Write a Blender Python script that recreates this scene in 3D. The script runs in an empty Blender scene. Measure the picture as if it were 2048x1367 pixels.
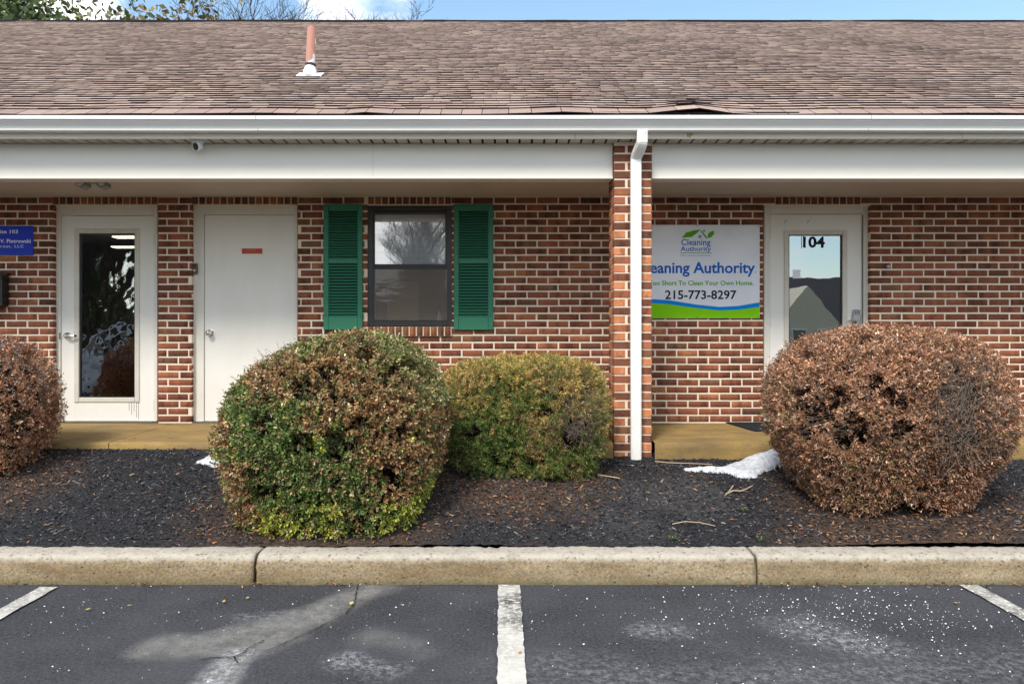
import bpy, math, random
import numpy as np
from mathutils import Vector, Matrix

# ------------------------------------------------------------------ camera, sky, sun, exposure
S = bpy.context.scene
COL = S.collection
F, H = 1496.0, 1.448                      # focal length in pixels of a 2048 wide picture, lens height above the asphalt
cam_d = bpy.data.cameras.new('camera'); cam = bpy.data.objects.new('camera', cam_d); COL.objects.link(cam)
cam.location = (0, 0, H); cam.rotation_euler = (math.radians(90), 0, 0)
cam_d.sensor_width = 36; cam_d.lens = 36 * F / 2048; cam_d.clip_end = 2000; cam_d.clip_start = 0.05
S.camera = cam
SUN_EL, SUN_AZ = math.radians(47), math.radians(203)      # azimuth clockwise from +Y: behind the camera, a little left
w = bpy.data.worlds.new('World'); S.world = w; w.use_nodes = True
nt = w.node_tree; nt.nodes.clear()
def wn(t, **k):
    n = nt.nodes.new(t)
    for a, b in k.items(): setattr(n, a, b)
    return n
wout = wn('ShaderNodeOutputWorld'); wbg = wn('ShaderNodeBackground'); wbg.inputs['Strength'].default_value = 0.15
sky = wn('ShaderNodeTexSky', sky_type='NISHITA', sun_disc=False)
sky.sun_elevation = SUN_EL; sky.sun_rotation = SUN_AZ; sky.air_density = 1.0; sky.dust_density = 0.6; sky.ozone_density = 1.5
tc = wn('ShaderNodeTexCoord'); mp = wn('ShaderNodeMapping'); mp.inputs['Scale'].default_value = (1, 1, 2.2); mp.inputs['Location'].default_value = (0.35, 0.0, 0.1)
no = wn('ShaderNodeTexNoise'); no.inputs['Scale'].default_value = 2.6; no.inputs['Detail'].default_value = 7; no.inputs['Roughness'].default_value = 0.55
cr = wn('ShaderNodeValToRGB'); cr.color_ramp.elements[0].position = 0.44; cr.color_ramp.elements[1].position = 0.60
mx = wn('ShaderNodeMixRGB'); mx.inputs['Color2'].default_value = (5.9, 5.8, 5.65, 1)
gam = wn('ShaderNodeMixRGB', blend_type='MULTIPLY'); gam.inputs['Fac'].default_value = 1; gam.inputs['Color2'].default_value = (.84, .86, .78, 1)
nt.links.new(tc.outputs['Generated'], mp.inputs['Vector']); nt.links.new(mp.outputs[0], no.inputs['Vector'])
def cdir(px, py): v = Vector(((px - 1024) / F, 1, (683.5 - py) / F)); return v.normalized()
fac = no.outputs['Fac']
for (px, py, rad, amt) in ((165, -10, .055, .16), (20, 10, .06, .1), (665, 0, .055, .13), (1650, 10, .42, -.34), (1100, 10, .25, -.30), (420, 10, .17, -.26)):
    dn = wn('ShaderNodeVectorMath', operation='DISTANCE'); dn.inputs[1].default_value = cdir(px, py); nt.links.new(tc.outputs['Generated'], dn.inputs[0])
    mr = wn('ShaderNodeMapRange'); mr.inputs['From Min'].default_value = rad; mr.inputs['From Max'].default_value = 0; mr.inputs['To Min'].default_value = 0; mr.inputs['To Max'].default_value = amt; nt.links.new(dn.outputs['Value'], mr.inputs['Value'])
    ad = wn('ShaderNodeMath', operation='ADD'); nt.links.new(fac, ad.inputs[0]); nt.links.new(mr.outputs[0], ad.inputs[1]); fac = ad.outputs[0]
nt.links.new(fac, cr.inputs['Fac']); nt.links.new(cr.outputs[0], mx.inputs['Fac'])
nt.links.new(sky.outputs[0], gam.inputs['Color1']); nt.links.new(gam.outputs[0], mx.inputs['Color1'])
nt.links.new(mx.outputs[0], wbg.inputs['Color']); nt.links.new(wbg.outputs[0], wout.inputs['Surface'])
sl = bpy.data.lights.new('sun', 'SUN'); sun = bpy.data.objects.new('sun', sl); COL.objects.link(sun)
sl.energy = 1.6; sl.angle = math.radians(13); sl.color = (1.0, 0.94, 0.85)
sd = Vector((math.sin(SUN_AZ) * math.cos(SUN_EL), math.cos(SUN_AZ) * math.cos(SUN_EL), math.sin(SUN_EL)))
sun.rotation_euler = sd.to_track_quat('Z', 'Y').to_euler(); sun.location = sd * 50
vs = S.view_settings; vs.view_transform = 'Standard'; vs.look = 'None'; vs.gamma = 1; vs.use_curve_mapping = False; vs.exposure = 1.2
random.seed(7); RNG = np.random.default_rng(7)
R = math.radians

# ------------------------------------------------------------------ helpers
def X(px, d): return (px - 1024) * d / F
def Z(py, d): return H - (py - 683.5) * d / F
def link(o, parent=None):
    COL.objects.link(o)
    if parent is not None: o.parent = parent
    return o
def tag(o, label=None, cat=None, group=None, kind=None):
    if label: o['label'] = label
    if cat: o['category'] = cat
    if group: o['group'] = group
    if kind: o['kind'] = kind
    return o
def empty(name, loc=(0, 0, 0), rz=0, parent=None):
    o = bpy.data.objects.new(name, None); o.location = loc; o.rotation_euler = (0, 0, rz); o.empty_display_size = .1
    return link(o, parent)
def np_mesh(name, V, FA, col=None, smooth=False, mats=(), mi=None):
    """V n x 3, FA m x k (one face size)"""
    me = bpy.data.meshes.new(name)
    V = np.asarray(V, np.float32); FA = np.asarray(FA, np.int32); k = FA.shape[1]
    me.vertices.add(len(V)); me.vertices.foreach_set('co', V.ravel())
    me.loops.add(FA.size); me.loops.foreach_set('vertex_index', FA.ravel())
    me.polygons.add(len(FA)); me.polygons.foreach_set('loop_start', np.arange(0, FA.size, k, dtype=np.int32))
    me.polygons.foreach_set('loop_total', np.full(len(FA), k, np.int32))
    if smooth: me.polygons.foreach_set('use_smooth', np.ones(len(FA), bool))
    if mi is not None: me.polygons.foreach_set('material_index', np.asarray(mi, np.int32))
    me.update(calc_edges=True)
    if col is not None:
        a = me.color_attributes.new('col', 'FLOAT_COLOR', 'POINT')
        c = np.ones((len(V), 4), np.float32); c[:, :3] = col
        a.data.foreach_set('color', c.ravel())
    for m in mats: me.materials.append(m)
    return me
def obj(name, me, parent=None, loc=None):
    o = bpy.data.objects.new(name, me)
    if loc is not None: o.location = loc
    return link(o, parent)
class MB:
    """collects boxes, tubes and loose polygons into one mesh"""
    def __init__(s): s.v = []; s.f = []; s.m = []; s.sm = []
    def add(s, vs_, fs, m=0, smooth=False):
        b = len(s.v); s.v += [tuple(p) for p in vs_]
        for f in fs: s.f.append(tuple(i + b for i in f)); s.m.append(m); s.sm.append(smooth)
        return s
    def box(s, x0, x1, y0, y1, z0, z1, m=0, c=0.0):
        if x0 > x1: x0, x1 = x1, x0
        if y0 > y1: y0, y1 = y1, y0
        if z0 > z1: z0, z1 = z1, z0
        c = min(c, (x1 - x0) * .45, (y1 - y0) * .45, (z1 - z0) * .45)
        if c <= 0:
            v = [(x, y, z) for z in (z0, z1) for y in (y0, y1) for x in (x0, x1)]
            return s.add(v, [(0, 2, 3, 1), (4, 5, 7, 6), (0, 1, 5, 4), (2, 6, 7, 3), (0, 4, 6, 2), (1, 3, 7, 5)], m)
        import bmesh
        bm = bmesh.new(); bmesh.ops.create_cube(bm, size=1)
        for q in bm.verts: q.co = Vector(((x0 + x1) / 2 + q.co.x * (x1 - x0), (y0 + y1) / 2 + q.co.y * (y1 - y0), (z0 + z1) / 2 + q.co.z * (z1 - z0)))
        bmesh.ops.bevel(bm, geom=list(bm.edges), offset=c, segments=1, affect='EDGES')
        bm.verts.index_update()
        s.add([q.co[:] for q in bm.verts], [[q.index for q in f.verts] for f in bm.faces], m); bm.free(); return s
    def tube(s, pts, r, n=8, m=0, caps=True, smooth=True, sx=1.0):
        pts = [Vector(p) for p in pts]; rs = r if isinstance(r, (list, tuple)) else [r] * len(pts)
        rings = []; up = None
        for i, p in enumerate(pts):
            t = (pts[min(i + 1, len(pts) - 1)] - pts[max(i - 1, 0)]).normalized()
            if up is None:
                up = Vector((0, 0, 1)) if abs(t.z) < .9 else Vector((1, 0, 0))
            a = t.cross(up).normalized(); b = a.cross(t).normalized(); up = b
            rings.append([p + (a * math.cos(2 * math.pi * k / n) * sx + b * math.sin(2 * math.pi * k / n)) * rs[i] for k in range(n)])
        v = [q for rg in rings for q in rg]; f = []
        for i in range(len(rings) - 1):
            for k in range(n): f.append((i * n + k, i * n + (k + 1) % n, (i + 1) * n + (k + 1) % n, (i + 1) * n + k))
        s.add(v, f, m, smooth)
        if caps:
            s.add(rings[0], [tuple(reversed(range(n)))], m); s.add(rings[-1], [tuple(range(n))], m)
        return s
    def poly(s, pts, m=0): return s.add(pts, [tuple(range(len(pts)))], m)
    def prism(s, pts, d, m=0):
        """pts: polygon, d: extrusion vector"""
        n = len(pts); q = [Vector(p) for p in pts]; e = [p + Vector(d) for p in q]
        f = [tuple(range(n)), tuple(reversed(range(n, 2 * n)))] + [(i, i + n, (i + 1) % n + n, (i + 1) % n) for i in range(n)]
        return s.add(q + e, f, m)
    def build(s, name, mats, parent=None, loc=(0, 0, 0)):
        me = bpy.data.meshes.new(name); me.from_pydata(s.v, [], s.f)
        for m in (mats if isinstance(mats, (list, tuple)) else [mats]): me.materials.append(m)
        me.polygons.foreach_set('material_index', s.m); me.polygons.foreach_set('use_smooth', s.sm)
        import bmesh
        bm = bmesh.new(); bm.from_mesh(me); bmesh.ops.recalc_face_normals(bm, faces=bm.faces); bm.to_mesh(me); bm.free()
        me.update(); o = obj(name, me, parent, loc); return o
def nz(P, freq=1.0, seed=0):
    """value noise 0..1, P n x 3"""
    P = np.asarray(P, np.float64) * freq + seed * 17.31
    i = np.floor(P).astype(np.int64); f = P - i; f = f * f * (3 - 2 * f)
    def h(a, b, c):
        n = (a * 374761393 + b * 668265263 + c * 2147483647 + seed * 144665) & 0xffffffff
        n = ((n ^ (n >> 13)) * 1274126177) & 0xffffffff
        return ((n ^ (n >> 16)) & 0xffff) / 65535.0
    r = 0
    for dx in (0, 1):
        for dy in (0, 1):
            for dz in (0, 1):
                wt = (f[:, 0] if dx else 1 - f[:, 0]) * (f[:, 1] if dy else 1 - f[:, 1]) * (f[:, 2] if dz else 1 - f[:, 2])
                r = r + wt * h(i[:, 0] + dx, i[:, 1] + dy, i[:, 2] + dz)
    return r
def fbm(P, freq=1.0, seed=0, o=3):
    return sum(nz(P, freq * 2 ** k, seed + k) * .5 ** k for k in range(o)) / sum(.5 ** k for k in range(o))

# ------------------------------------------------------------------ materials
class NM:
    def __init__(s, name):
        s.m = bpy.data.materials.new(name); s.m.use_nodes = True; s.t = s.m.node_tree; s.t.nodes.clear()
        s.out = s.n('ShaderNodeOutputMaterial'); s.b = s.n('ShaderNodeBsdfPrincipled'); s.l(s.b.outputs[0], s.out.inputs[0]); s._p = None
    def n(s, t, **k):
        x = s.t.nodes.new(t)
        for a, b in k.items(): setattr(x, a, b)
        return x
    def l(s, a, b): s.t.links.new(a, b)
    def pos(s, scale=(1, 1, 1), rot=None):
        g = s.n('ShaderNodeNewGeometry'); mpp = s.n('ShaderNodeMapping'); mpp.inputs['Scale'].default_value = scale
        if rot: mpp.inputs['Rotation'].default_value = rot
        s.l(g.outputs['Position'], mpp.inputs['Vector']); return mpp.outputs[0]
    def noise(s, scale, detail=4, rough=.6, vec=None, w=0):
        x = s.n('ShaderNodeTexNoise'); x.inputs['Scale'].default_value = scale; x.inputs['Detail'].default_value = detail; x.inputs['Roughness'].default_value = rough
        s.l(vec if vec is not None else s.pos((1, 1, 1)), x.inputs['Vector']); return x.outputs['Fac']
    def vor(s, scale, vec=None, feature='F1'):
        x = s.n('ShaderNodeTexVoronoi'); x.feature = feature; x.inputs['Scale'].default_value = scale
        s.l(vec if vec is not None else s.pos((1, 1, 1)), x.inputs['Vector']); return x
    def ramp(s, fac, stops, interp='LINEAR'):
        r = s.n('ShaderNodeValToRGB'); r.color_ramp.interpolation = interp; e = r.color_ramp.elements
        for i, (p, c) in enumerate(stops):
            q = e[i] if i < 2 else e.new(p)
            q.position = p; q.color = (c, c, c, 1) if isinstance(c, (int, float)) else (*c, 1)
        s.l(fac, r.inputs[0]); return r.outputs[0]
    def mix(s, fac, a, b, mode='MIX'):
        x = s.n('ShaderNodeMixRGB', blend_type=mode)
        for v, i in ((fac, 0), (a, 1), (b, 2)):
            if isinstance(v, (int, float)): x.inputs[i].default_value = v if i == 0 else (v, v, v, 1)
            elif isinstance(v, tuple): x.inputs[i].default_value = (*v, 1)
            else: s.l(v, x.inputs[i])
        return x.outputs[0]
    def math(s, op, a, b=0.0):
        x = s.n('ShaderNodeMath', operation=op)
        for v, i in ((a, 0), (b, 1)):
            if isinstance(v, (int, float)): x.inputs[i].default_value = v
            else: s.l(v, x.inputs[i])
        return x.outputs[0]
    def attr(s, name='col', typ='GEOMETRY'):
        a = s.n('ShaderNodeAttribute'); a.attribute_name = name; a.attribute_type = typ; return a.outputs['Color']
    def base(s, c):
        if isinstance(c, tuple): s.b.inputs['Base Color'].default_value = (*c, 1)
        else: s.l(c, s.b.inputs['Base Color'])
        return s
    def rough(s, v):
        if isinstance(v, (int, float)): s.b.inputs['Roughness'].default_value = v
        else: s.l(v, s.b.inputs['Roughness'])
        return s
    def spec(s, v): s.b.inputs['Specular IOR Level'].default_value = v; return s
    def bump(s, h, dist=.002, strength=1.0):
        b = s.n('ShaderNodeBump'); b.inputs['Distance'].default_value = dist; b.inputs['Strength'].default_value = strength
        s.l(h, b.inputs['Height'])
        if s._p is not None: s.l(s._p, b.inputs['Normal'])
        s._p = b.outputs[0]; s.l(s._p, s.b.inputs['Normal']); return s
def paint(name, c, r=.45, dirt=.12, dirtcol=None, bump=.0006, sc=3, dsc=(1, 1, 1), spec=.4):
    m = NM(name); dc = dirtcol or tuple(x * .55 for x in c)
    f = m.noise(sc, 6, .65, m.pos(dsc))
    f = m.math('MULTIPLY', m.ramp(f, [(.42, 0.0), (.75, 1.0)]), dirt * 4)
    f2 = m.math('MULTIPLY', m.ramp(m.noise(60, 3, .7), [(.5, 0.0), (.8, 1.0)]), dirt)
    c2 = m.mix(f2, m.mix(f, c, dc), dc)
    m.base(c2).rough(r).spec(spec).bump(m.noise(25, 4, .6), bump); return m.m
def metal(name, c, r=.25):
    m = NM(name); m.base(c).rough(m.ramp(m.noise(40, 3), [(.3, r * .7), (.8, r * 1.5)])); m.b.inputs['Metallic'].default_value = 1; return m.m
def plain(name, c, r=.6, spec=.4, v=.12, sc=12):
    m = NM(name); f = m.noise(sc, 4); m.base(m.mix(f, tuple(x * (1 - v) for x in c), tuple(min(1, x * (1 + v)) for x in c))).rough(r).spec(spec); return m.m
def emis(name, c, st):
    m = NM(name); m.base(c); m.b.inputs['Emission Color'].default_value = (*c, 1); m.b.inputs['Emission Strength'].default_value = st; return m.m
def glass(name, refl=.2, tint=(.85, .88, .88), wavy=0.0, sc=(4, 4, 7)):
    m = NM(name); m.t.nodes.remove(m.b)
    g = m.n('ShaderNodeBsdfGlossy'); g.inputs['Roughness'].default_value = 0.0; g.inputs['Color'].default_value = (.93, .95, .98, 1)
    t = m.n('ShaderNodeBsdfTransparent'); t.inputs[0].default_value = (*tint, 1)
    mxs = m.n('ShaderNodeMixShader'); lw = m.n('ShaderNodeLayerWeight'); lw.inputs[0].default_value = .25
    fac = m.math('ADD', m.math('MULTIPLY', lw.outputs['Fresnel'], .6), refl)
    if wavy:
        b = m.n('ShaderNodeBump'); b.inputs['Distance'].default_value = wavy; m.l(m.noise(1.0, 2.5, .5, m.pos(sc)), b.inputs['Height'])
        m.l(b.outputs[0], g.inputs['Normal'])
    m.l(fac, mxs.inputs[0]); m.l(t.outputs[0], mxs.inputs[1]); m.l(g.outputs[0], mxs.inputs[2]); m.l(mxs.outputs[0], m.out.inputs[0]); return m.m
def brick_mat(single):
    m = NM('fired_brick_single' if single else 'fired_brick_course')
    if single: oi = m.n('ShaderNodeObjectInfo'); c = oi.outputs['Color']
    else: c = m.attr()
    band = m.ramp(m.noise(1.0, 2, .5, m.pos((14, 5, 7))), [(.36, .62), (.46, 1.0), (.57, 1.0), (.66, 1.28)])
    c = m.mix(1.0, c, band, 'MULTIPLY')
    g = m.ramp(m.noise(160, 4, .75), [(.3, .72), (.55, 1.0), (.78, 1.35)])
    c = m.mix(1.0, c, g, 'MULTIPLY')
    smear = m.math('MULTIPLY', m.ramp(m.noise(22, 5, .7), [(.62, 0.0), (.74, 1.0)]), .35)
    c = m.mix(smear, c, (.40, .31, .24))
    m.base(c).rough(.88).spec(.2).bump(m.noise(210, 4, .7), .0016).bump(m.noise(45, 3, .6), .002); return m.m
def attr_mat(name, r=.6, spec=.3, trans=0.0, v=.2, sc=40):
    m = NM(name); c = m.attr(); f = m.noise(sc, 2); c = m.mix(1.0, c, m.ramp(f, [(.3, 1 - v), (.7, 1 + v)]), 'MULTIPLY')
    m.base(c).rough(r).spec(spec)
    if trans:
        tr = m.n('ShaderNodeBsdfTranslucent'); m.l(c, tr.inputs[0]); mxs = m.n('ShaderNodeMixShader'); mxs.inputs[0].default_value = trans
        m.l(m.b.outputs[0], mxs.inputs[1]); m.l(tr.outputs[0], mxs.inputs[2]); m.l(mxs.outputs[0], m.out.inputs[0])
    return m.m
M = {}
M['brick1'] = brick_mat(True); M['brickn'] = brick_mat(False)
m = NM('lime_mortar'); c = m.mix(m.noise(9, 5, .65), (.80, .665, .52), (.94, .82, .68)); c = m.mix(m.math('MULTIPLY', m.noise(140, 3, .8), .35), c, (.25, .20, .15))
m.base(c).rough(.95).spec(.1).bump(m.noise(170, 4, .7), .003); M['mortar'] = m.m
M['white'] = paint('white_aluminium_trim', (.83, .83, .81), .38, .035, (.45, .42, .36), sc=2.0, dsc=(1, 1, 3))
M['cream'] = paint('cream_coil_trim', (.76, .725, .66), .5, .03, (.40, .36, .29), sc=1.5, dsc=(.6, 1, 3))
M['ceiling'] = paint('porch_ceiling_panel', (.56, .51, .45), .6, .05, sc=2)
M['soffit'] = paint('vinyl_soffit', (.58, .54, .46), .5, .12, (.2, .17, .12), sc=6)
M['dark'] = plain('dark_gap', (.02, .018, .016), .9, .1)
M['door'] = paint('painted_steel_door', (.75, .725, .675), .48, .05, (.50, .45, .37), sc=2.5, dsc=(1.5, 1, .5))
M['frame'] = paint('painted_door_frame', (.69, .66, .59), .5, .05, (.38, .33, .26), sc=4, dsc=(1.5, 1, .7))
M['bead'] = paint('glazing_bead_trim', (.60, .56, .49), .5, .08, (.34, .30, .24), sc=8)
M['chrome'] = metal('chrome_hardware', (.78, .78, .80), .12)
M['nickel'] = metal('satin_nickel', (.36, .35, .34), .42)
M['winframe'] = paint('dark_bronze_window_frame', (.030, .029, .032), .4, .05, (.10, .09, .08))
M['screen'] = plain('insect_screen_rail', (.035, .034, .036), .5)
M['shutter'] = paint('green_vinyl_shutter', (.026, .175, .098), .5, .04, (.04, .20, .13), sc=5, bump=.001)
M['slat'] = paint('green_shutter_slat', (.019, .145, .082), .55, .06, (.03, .16, .11), sc=9)
M['glass_door'] = glass('wavy_door_glass', .30, (.8, .82, .8), .012, (3.5, 2, 2.6))
M['glass_door3'] = glass('door_glass', .32, (.7, .74, .76), .0005, (2, 2, 3))
M['glass_win'] = glass('window_glass', .34, (.85, .87, .88), .0, (3, 3, 3))
M['glass_low'] = glass('dusty_window_glass', .06, (.62, .60, .56), .002)
M['blind'] = plain('white_roller_blind', (.86, .87, .90), .7)
M['board'] = plain('tan_partition_board', (.66, .44, .24), .8)
M['room'] = plain('grey_room_paint', (.34, .28, .225), .9)
M['lamp'] = emis('fluorescent_panel', (1.0, .90, .68), 2.2)
M['plastic_w'] = plain('white_plastic', (.72, .73, .75), .4)
M['plastic_k'] = plain('black_plastic', (.012, .012, .014), .35)
M['bronze'] = plain('bronze_box', (.10, .085, .06), .5)
M['red'] = plain('red_sticker', (.46, .05, .03), .6)
m = NM('sign_face'); m.base(m.mix(m.ramp(m.noise(3, 3), [(.3, 0.0), (.7, 1.0)]), (.68, .69, .75), (.76, .77, .82))).rough(.4); M['sign'] = m.m
M['s_blue'] = plain('sign_blue_print', (.006, .115, .50), .7, .15, v=.04); M['s_band'] = plain('sign_azure_print', (.0, .22, .68), .7, .15, v=.04)
M['s_green'] = plain('sign_green_print', (.20, .55, .004), .7, .15, v=.05); M['s_leaf'] = plain('sign_leaf_green_print', (.10, .36, .01), .7, .15, v=.1)
M['s_black'] = plain('sign_black_print', (.015, .015, .03), .7, .15); M['s_bsign'] = plain('royal_blue_panel', (.003, .030, .46), .6, v=.15, sc=4)
M['s_white'] = plain('white_print', (.75, .77, .85), .5, v=.03)
# asphalt: attribute col.r = pale residue, col.g = whitish bloom
m = NM('worn_asphalt'); at = m.n('ShaderNodeAttribute'); at.attribute_name = 'col'; sp = m.n('ShaderNodeSeparateColor'); m.l(at.outputs['Color'], sp.inputs[0])
g1 = m.noise(62, 5, .85); g2 = m.noise(30, 4, .75); big = m.noise(1.1, 5, .6)
c = m.mix(m.ramp(g1, [(.38, 0.0), (.64, 1.0)]), (.009, .009, .010), (.090, .094, .110))
c = m.mix(m.math('MULTIPLY', m.ramp(big, [(.40, 0.0), (.65, 1.0)]), .45), c, (.100, .104, .120))
st = m.math('MULTIPLY', sp.outputs[0], m.ramp(g2, [(.25, .55), (.7, 1.0)])); st = m.math('MULTIPLY', st, m.ramp(m.noise(9, 6, .75), [(.36, .35), (.58, 1.0)])); c = m.mix(st, c, m.mix(g1, (.15, .145, .135), (.36, .35, .33)))
bl = m.math('MULTIPLY', sp.outputs[1], m.ramp(m.noise(26, 6, .85), [(.46, 0.0), (.60, 1.0)])); c = m.mix(bl, c, (.46, .47, .50))
vv = m.vor(95); fl = m.ramp(vv.outputs['Distance'], [(.10, 1.0), (.17, 0.0)]); rr = m.ramp(m.noise(37, 0), [(.62, 0.0), (.68, 1.0)])
c = m.mix(m.math('MULTIPLY', m.math('MULTIPLY', fl, rr), .75), c, (.42, .42, .42))
m.base(c).rough(.86).spec(.3).bump(g1, .010).bump(g2, .006); M['asphalt'] = m.m
m = NM('worn_white_line_paint'); wr = m.ramp(m.noise(34, 6, .8, m.pos((1, 1.6, 1))), [(.46, 0.0), (.53, 1.0)]); wr2 = m.ramp(m.noise(4.5, 3), [(.36, 0.25), (.58, 1.0)])
at = m.attr(); wr = m.math('MULTIPLY', wr, m.mix(1.0, wr2, at, 'MULTIPLY'))
c = m.mix(wr, m.mix(m.noise(20, 4), (.52, .50, .46), (.68, .66, .61)), (.075, .075, .08))
m.base(c).rough(.8).bump(wr, -.003).bump(m.noise(190, 3, .7), .003); M['line'] = m.m
m = NM('exposed_aggregate_concrete'); g = m.n('ShaderNodeNewGeometry'); sx = m.n('ShaderNodeSeparateXYZ'); m.l(g.outputs['Position'], sx.inputs[0])
n1 = m.noise(3.2, 5, .65, m.pos((.6, 1, 2))); c = m.mix(m.ramp(n1, [(.35, 0.0), (.65, 1.0)]), (.235, .170, .095), (.375, .295, .19))
n4 = m.noise(60, 6, .85); c = m.mix(1.0, c, m.ramp(n4, [(.33, .40), (.5, 1.0), (.68, 1.45)]), 'MULTIPLY')
edge = m.math('ADD', sx.outputs['Z'], m.math('MULTIPLY', m.math('SUBTRACT', m.noise(22, 4, .7), .5), .045))
c = m.mix(m.math('MULTIPLY', m.ramp(edge, [(.128, 0.0), (.158, 1.0)]), .8), c, m.mix(m.noise(48, 4, .7), (.34, .31, .26), (.62, .59, .53)))
vd = m.n('ShaderNodeVectorMath', operation='ADD'); vn = m.n('ShaderNodeTexNoise'); vn.inputs['Scale'].default_value = 45; vs_ = m.n('ShaderNodeVectorMath', operation='SCALE'); vs_.inputs['Scale'].default_value = .035; m.l(m.pos(), vn.inputs['Vector']); m.l(vn.outputs['Color'], vs_.inputs[0]); m.l(m.pos((1, 1, 1.4)), vd.inputs[0]); m.l(vs_.outputs[0], vd.inputs[1]); v1 = m.vor(30, vd.outputs[0]); sto = m.math('MULTIPLY', m.ramp(v1.outputs['Distance'], [(.26, 1.0), (.33, 0.0)]), m.ramp(v1.outputs['Color'], [(.58, 0.0), (.62, 1.0)]))
c = m.mix(m.math('MULTIPLY', sto, .75), c, m.mix(m.noise(12, 2), (.09, .08, .07), (.24, .21, .17)))
c = m.mix(m.math('MULTIPLY', m.ramp(m.noise(13, 6, .8), [(.5, 0.0), (.68, 1.0)]), .45), c, (.15, .125, .085)); low = m.math('MULTIPLY', m.ramp(edge, [(.0, 1.0), (.045, 0.0)]), .7); c = m.mix(low, c, (.13, .12, .06))
v2 = m.vor(19); pit = m.ramp(v2.outputs['Distance'], [(.08, 1.0), (.16, 0.0)])
m.base(c).rough(.92).spec(.15).bump(m.noise(95, 4, .75), .006).bump(pit, -.006); M['curb'] = m.m
m = NM('ochre_stained_concrete'); n1 = m.noise(1.7, 5, .65, m.pos((1, 2, 3))); c = m.mix(m.ramp(n1, [(.33, 0.0), (.68, 1.0)]), (.19, .132, .062), (.37, .245, .085))
c = m.mix(m.math('MULTIPLY', m.ramp(m.noise(7, 6, .7), [(.5, 0.0), (.75, 1.0)]), .6), c, (.15, .12, .08)); c = m.mix(1.0, c, m.ramp(m.noise(130, 4, .8), [(.3, .75), (.7, 1.2)]), 'MULTIPLY')
v1 = m.vor(26); sto = m.math('MULTIPLY', m.ramp(v1.outputs['Distance'], [(.10, 1.0), (.16, 0.0)]), m.ramp(v1.outputs['Color'], [(.7, 0.0), (.74, 1.0)])); c = m.mix(sto, c, (.09, .07, .05))
m.base(c).rough(.85).spec(.2).bump(m.noise(85, 4, .7), .003).bump(sto, -.005); M['slab'] = m.m
m = NM('black_mulch_soil'); n1 = m.noise(70, 6, .8); c = m.mix(m.ramp(n1, [(.35, 0.0), (.72, 1.0)]), (.007, .008, .010), (.075, .075, .084)); at = m.attr()
sp = m.n('ShaderNodeSeparateColor'); m.l(at, sp.inputs[0])
c = m.mix(m.math('MULTIPLY', sp.outputs[0], m.ramp(m.noise(45, 5, .75), [(.38, 0.0), (.6, 1.0)])), c, (.15, .085, .05))
c = m.mix(m.math('MULTIPLY', sp.outputs[1], .7), c, (.095, .09, .09))
m.base(c).rough(.9).spec(.25).bump(n1, .018).bump(m.noise(260, 3, .7), .006); M['mulch'] = m.m
M['chip'] = attr_mat('mulch_chip', .75, .3); M['litter'] = attr_mat('dry_litter', .7, .25, v=.15)
M['leaf'] = attr_mat('shrub_leaf', .52, .35, .12); M['needle'] = attr_mat('yew_needle', .5, .35, .08)
M['twig'] = plain('grey_brown_twig', (.20, .155, .125), .85, .2, .35, 30); M['core'] = plain('shaded_shrub_core', (.018, .013, .010), 1, .05)
M['bark'] = plain('tree_bark', (.065, .052, .045), .9, .2, .4, 8)
M['shingle'] = attr_mat('asphalt_shingle', .95, .12, 0, .0)
def shingle_mat(single):
    m = NM('asphalt_shingle_tab' if single else 'asphalt_shingle_course')
    if single: c = m.n('ShaderNodeObjectInfo').outputs['Color']
    else: c = m.attr()
    c = m.mix(1.0, c, m.ramp(m.noise(170, 3, .85), [(.3, .62), (.5, 1.0), (.7, 1.42)]), 'MULTIPLY')
    c = m.mix(1.0, c, m.ramp(m.noise(1.2, 4, .6), [(.35, .94), (.65, 1.06)]), 'MULTIPLY')
    m.base(c).rough(.95).spec(.1).bump(m.noise(240, 2, .8), .003); return m.m
M['sh1'] = shingle_mat(True); M['shn'] = shingle_mat(False)
M['shedge'] = plain('shingle_cut_edge', (.012, .009, .010), .95, .05)
M['snow'] = NM('old_snow').base((.80, .83, .90)).rough(.55).m
_m = NM('old_snow_crust'); _m.base(_m.mix(_m.ramp(_m.noise(30, 5, .7), [(.45, 0.0), (.68, 1.0)]), (.60, .63, .70), (.34, .34, .36))).rough(.6).bump(_m.noise(40, 4, .6), .01); M['snow'] = _m.m
M['salt'] = plain('rock_salt', (.85, .86, .88), .5)
_m = NM('peeling_copper_painted_pipe'); pf = _m.ramp(_m.noise(1.0, 4, .6, _m.pos((9, 9, 4))), [(.53, 0.0), (.56, 1.0)]); _m.base(_m.mix(pf, (.50, .235, .175), (.82, .81, .80))).rough(.6).bump(pf, .002); M['pipe'] = _m.m
M['flash'] = paint('white_roof_flashing', (.80, .81, .83), .4, .03)
M['rubber'] = plain('rubber_collar', (.03, .03, .035), .7)
M['mat'] = plain('black_rubber_mat', (.012, .016, .022), .85, .2, .5, 60)
M['housewall'] = plain('cream_stucco', (.62, .58, .46), .8); M['houseroof'] = plain('dark_roof', (.045, .045, .055), .8)
M['carpaint'] = plain('silver_car_paint', (.42, .44, .48), .25, .6); M['carglass'] = plain('tinted_car_glass', (.015, .018, .02), .06, .8)
M['tyre'] = plain('tyre_rubber', (.02, .02, .02), .8); M['grass'] = plain('winter_lawn', (.10, .11, .05), .95, .1, .4, 2)

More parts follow.
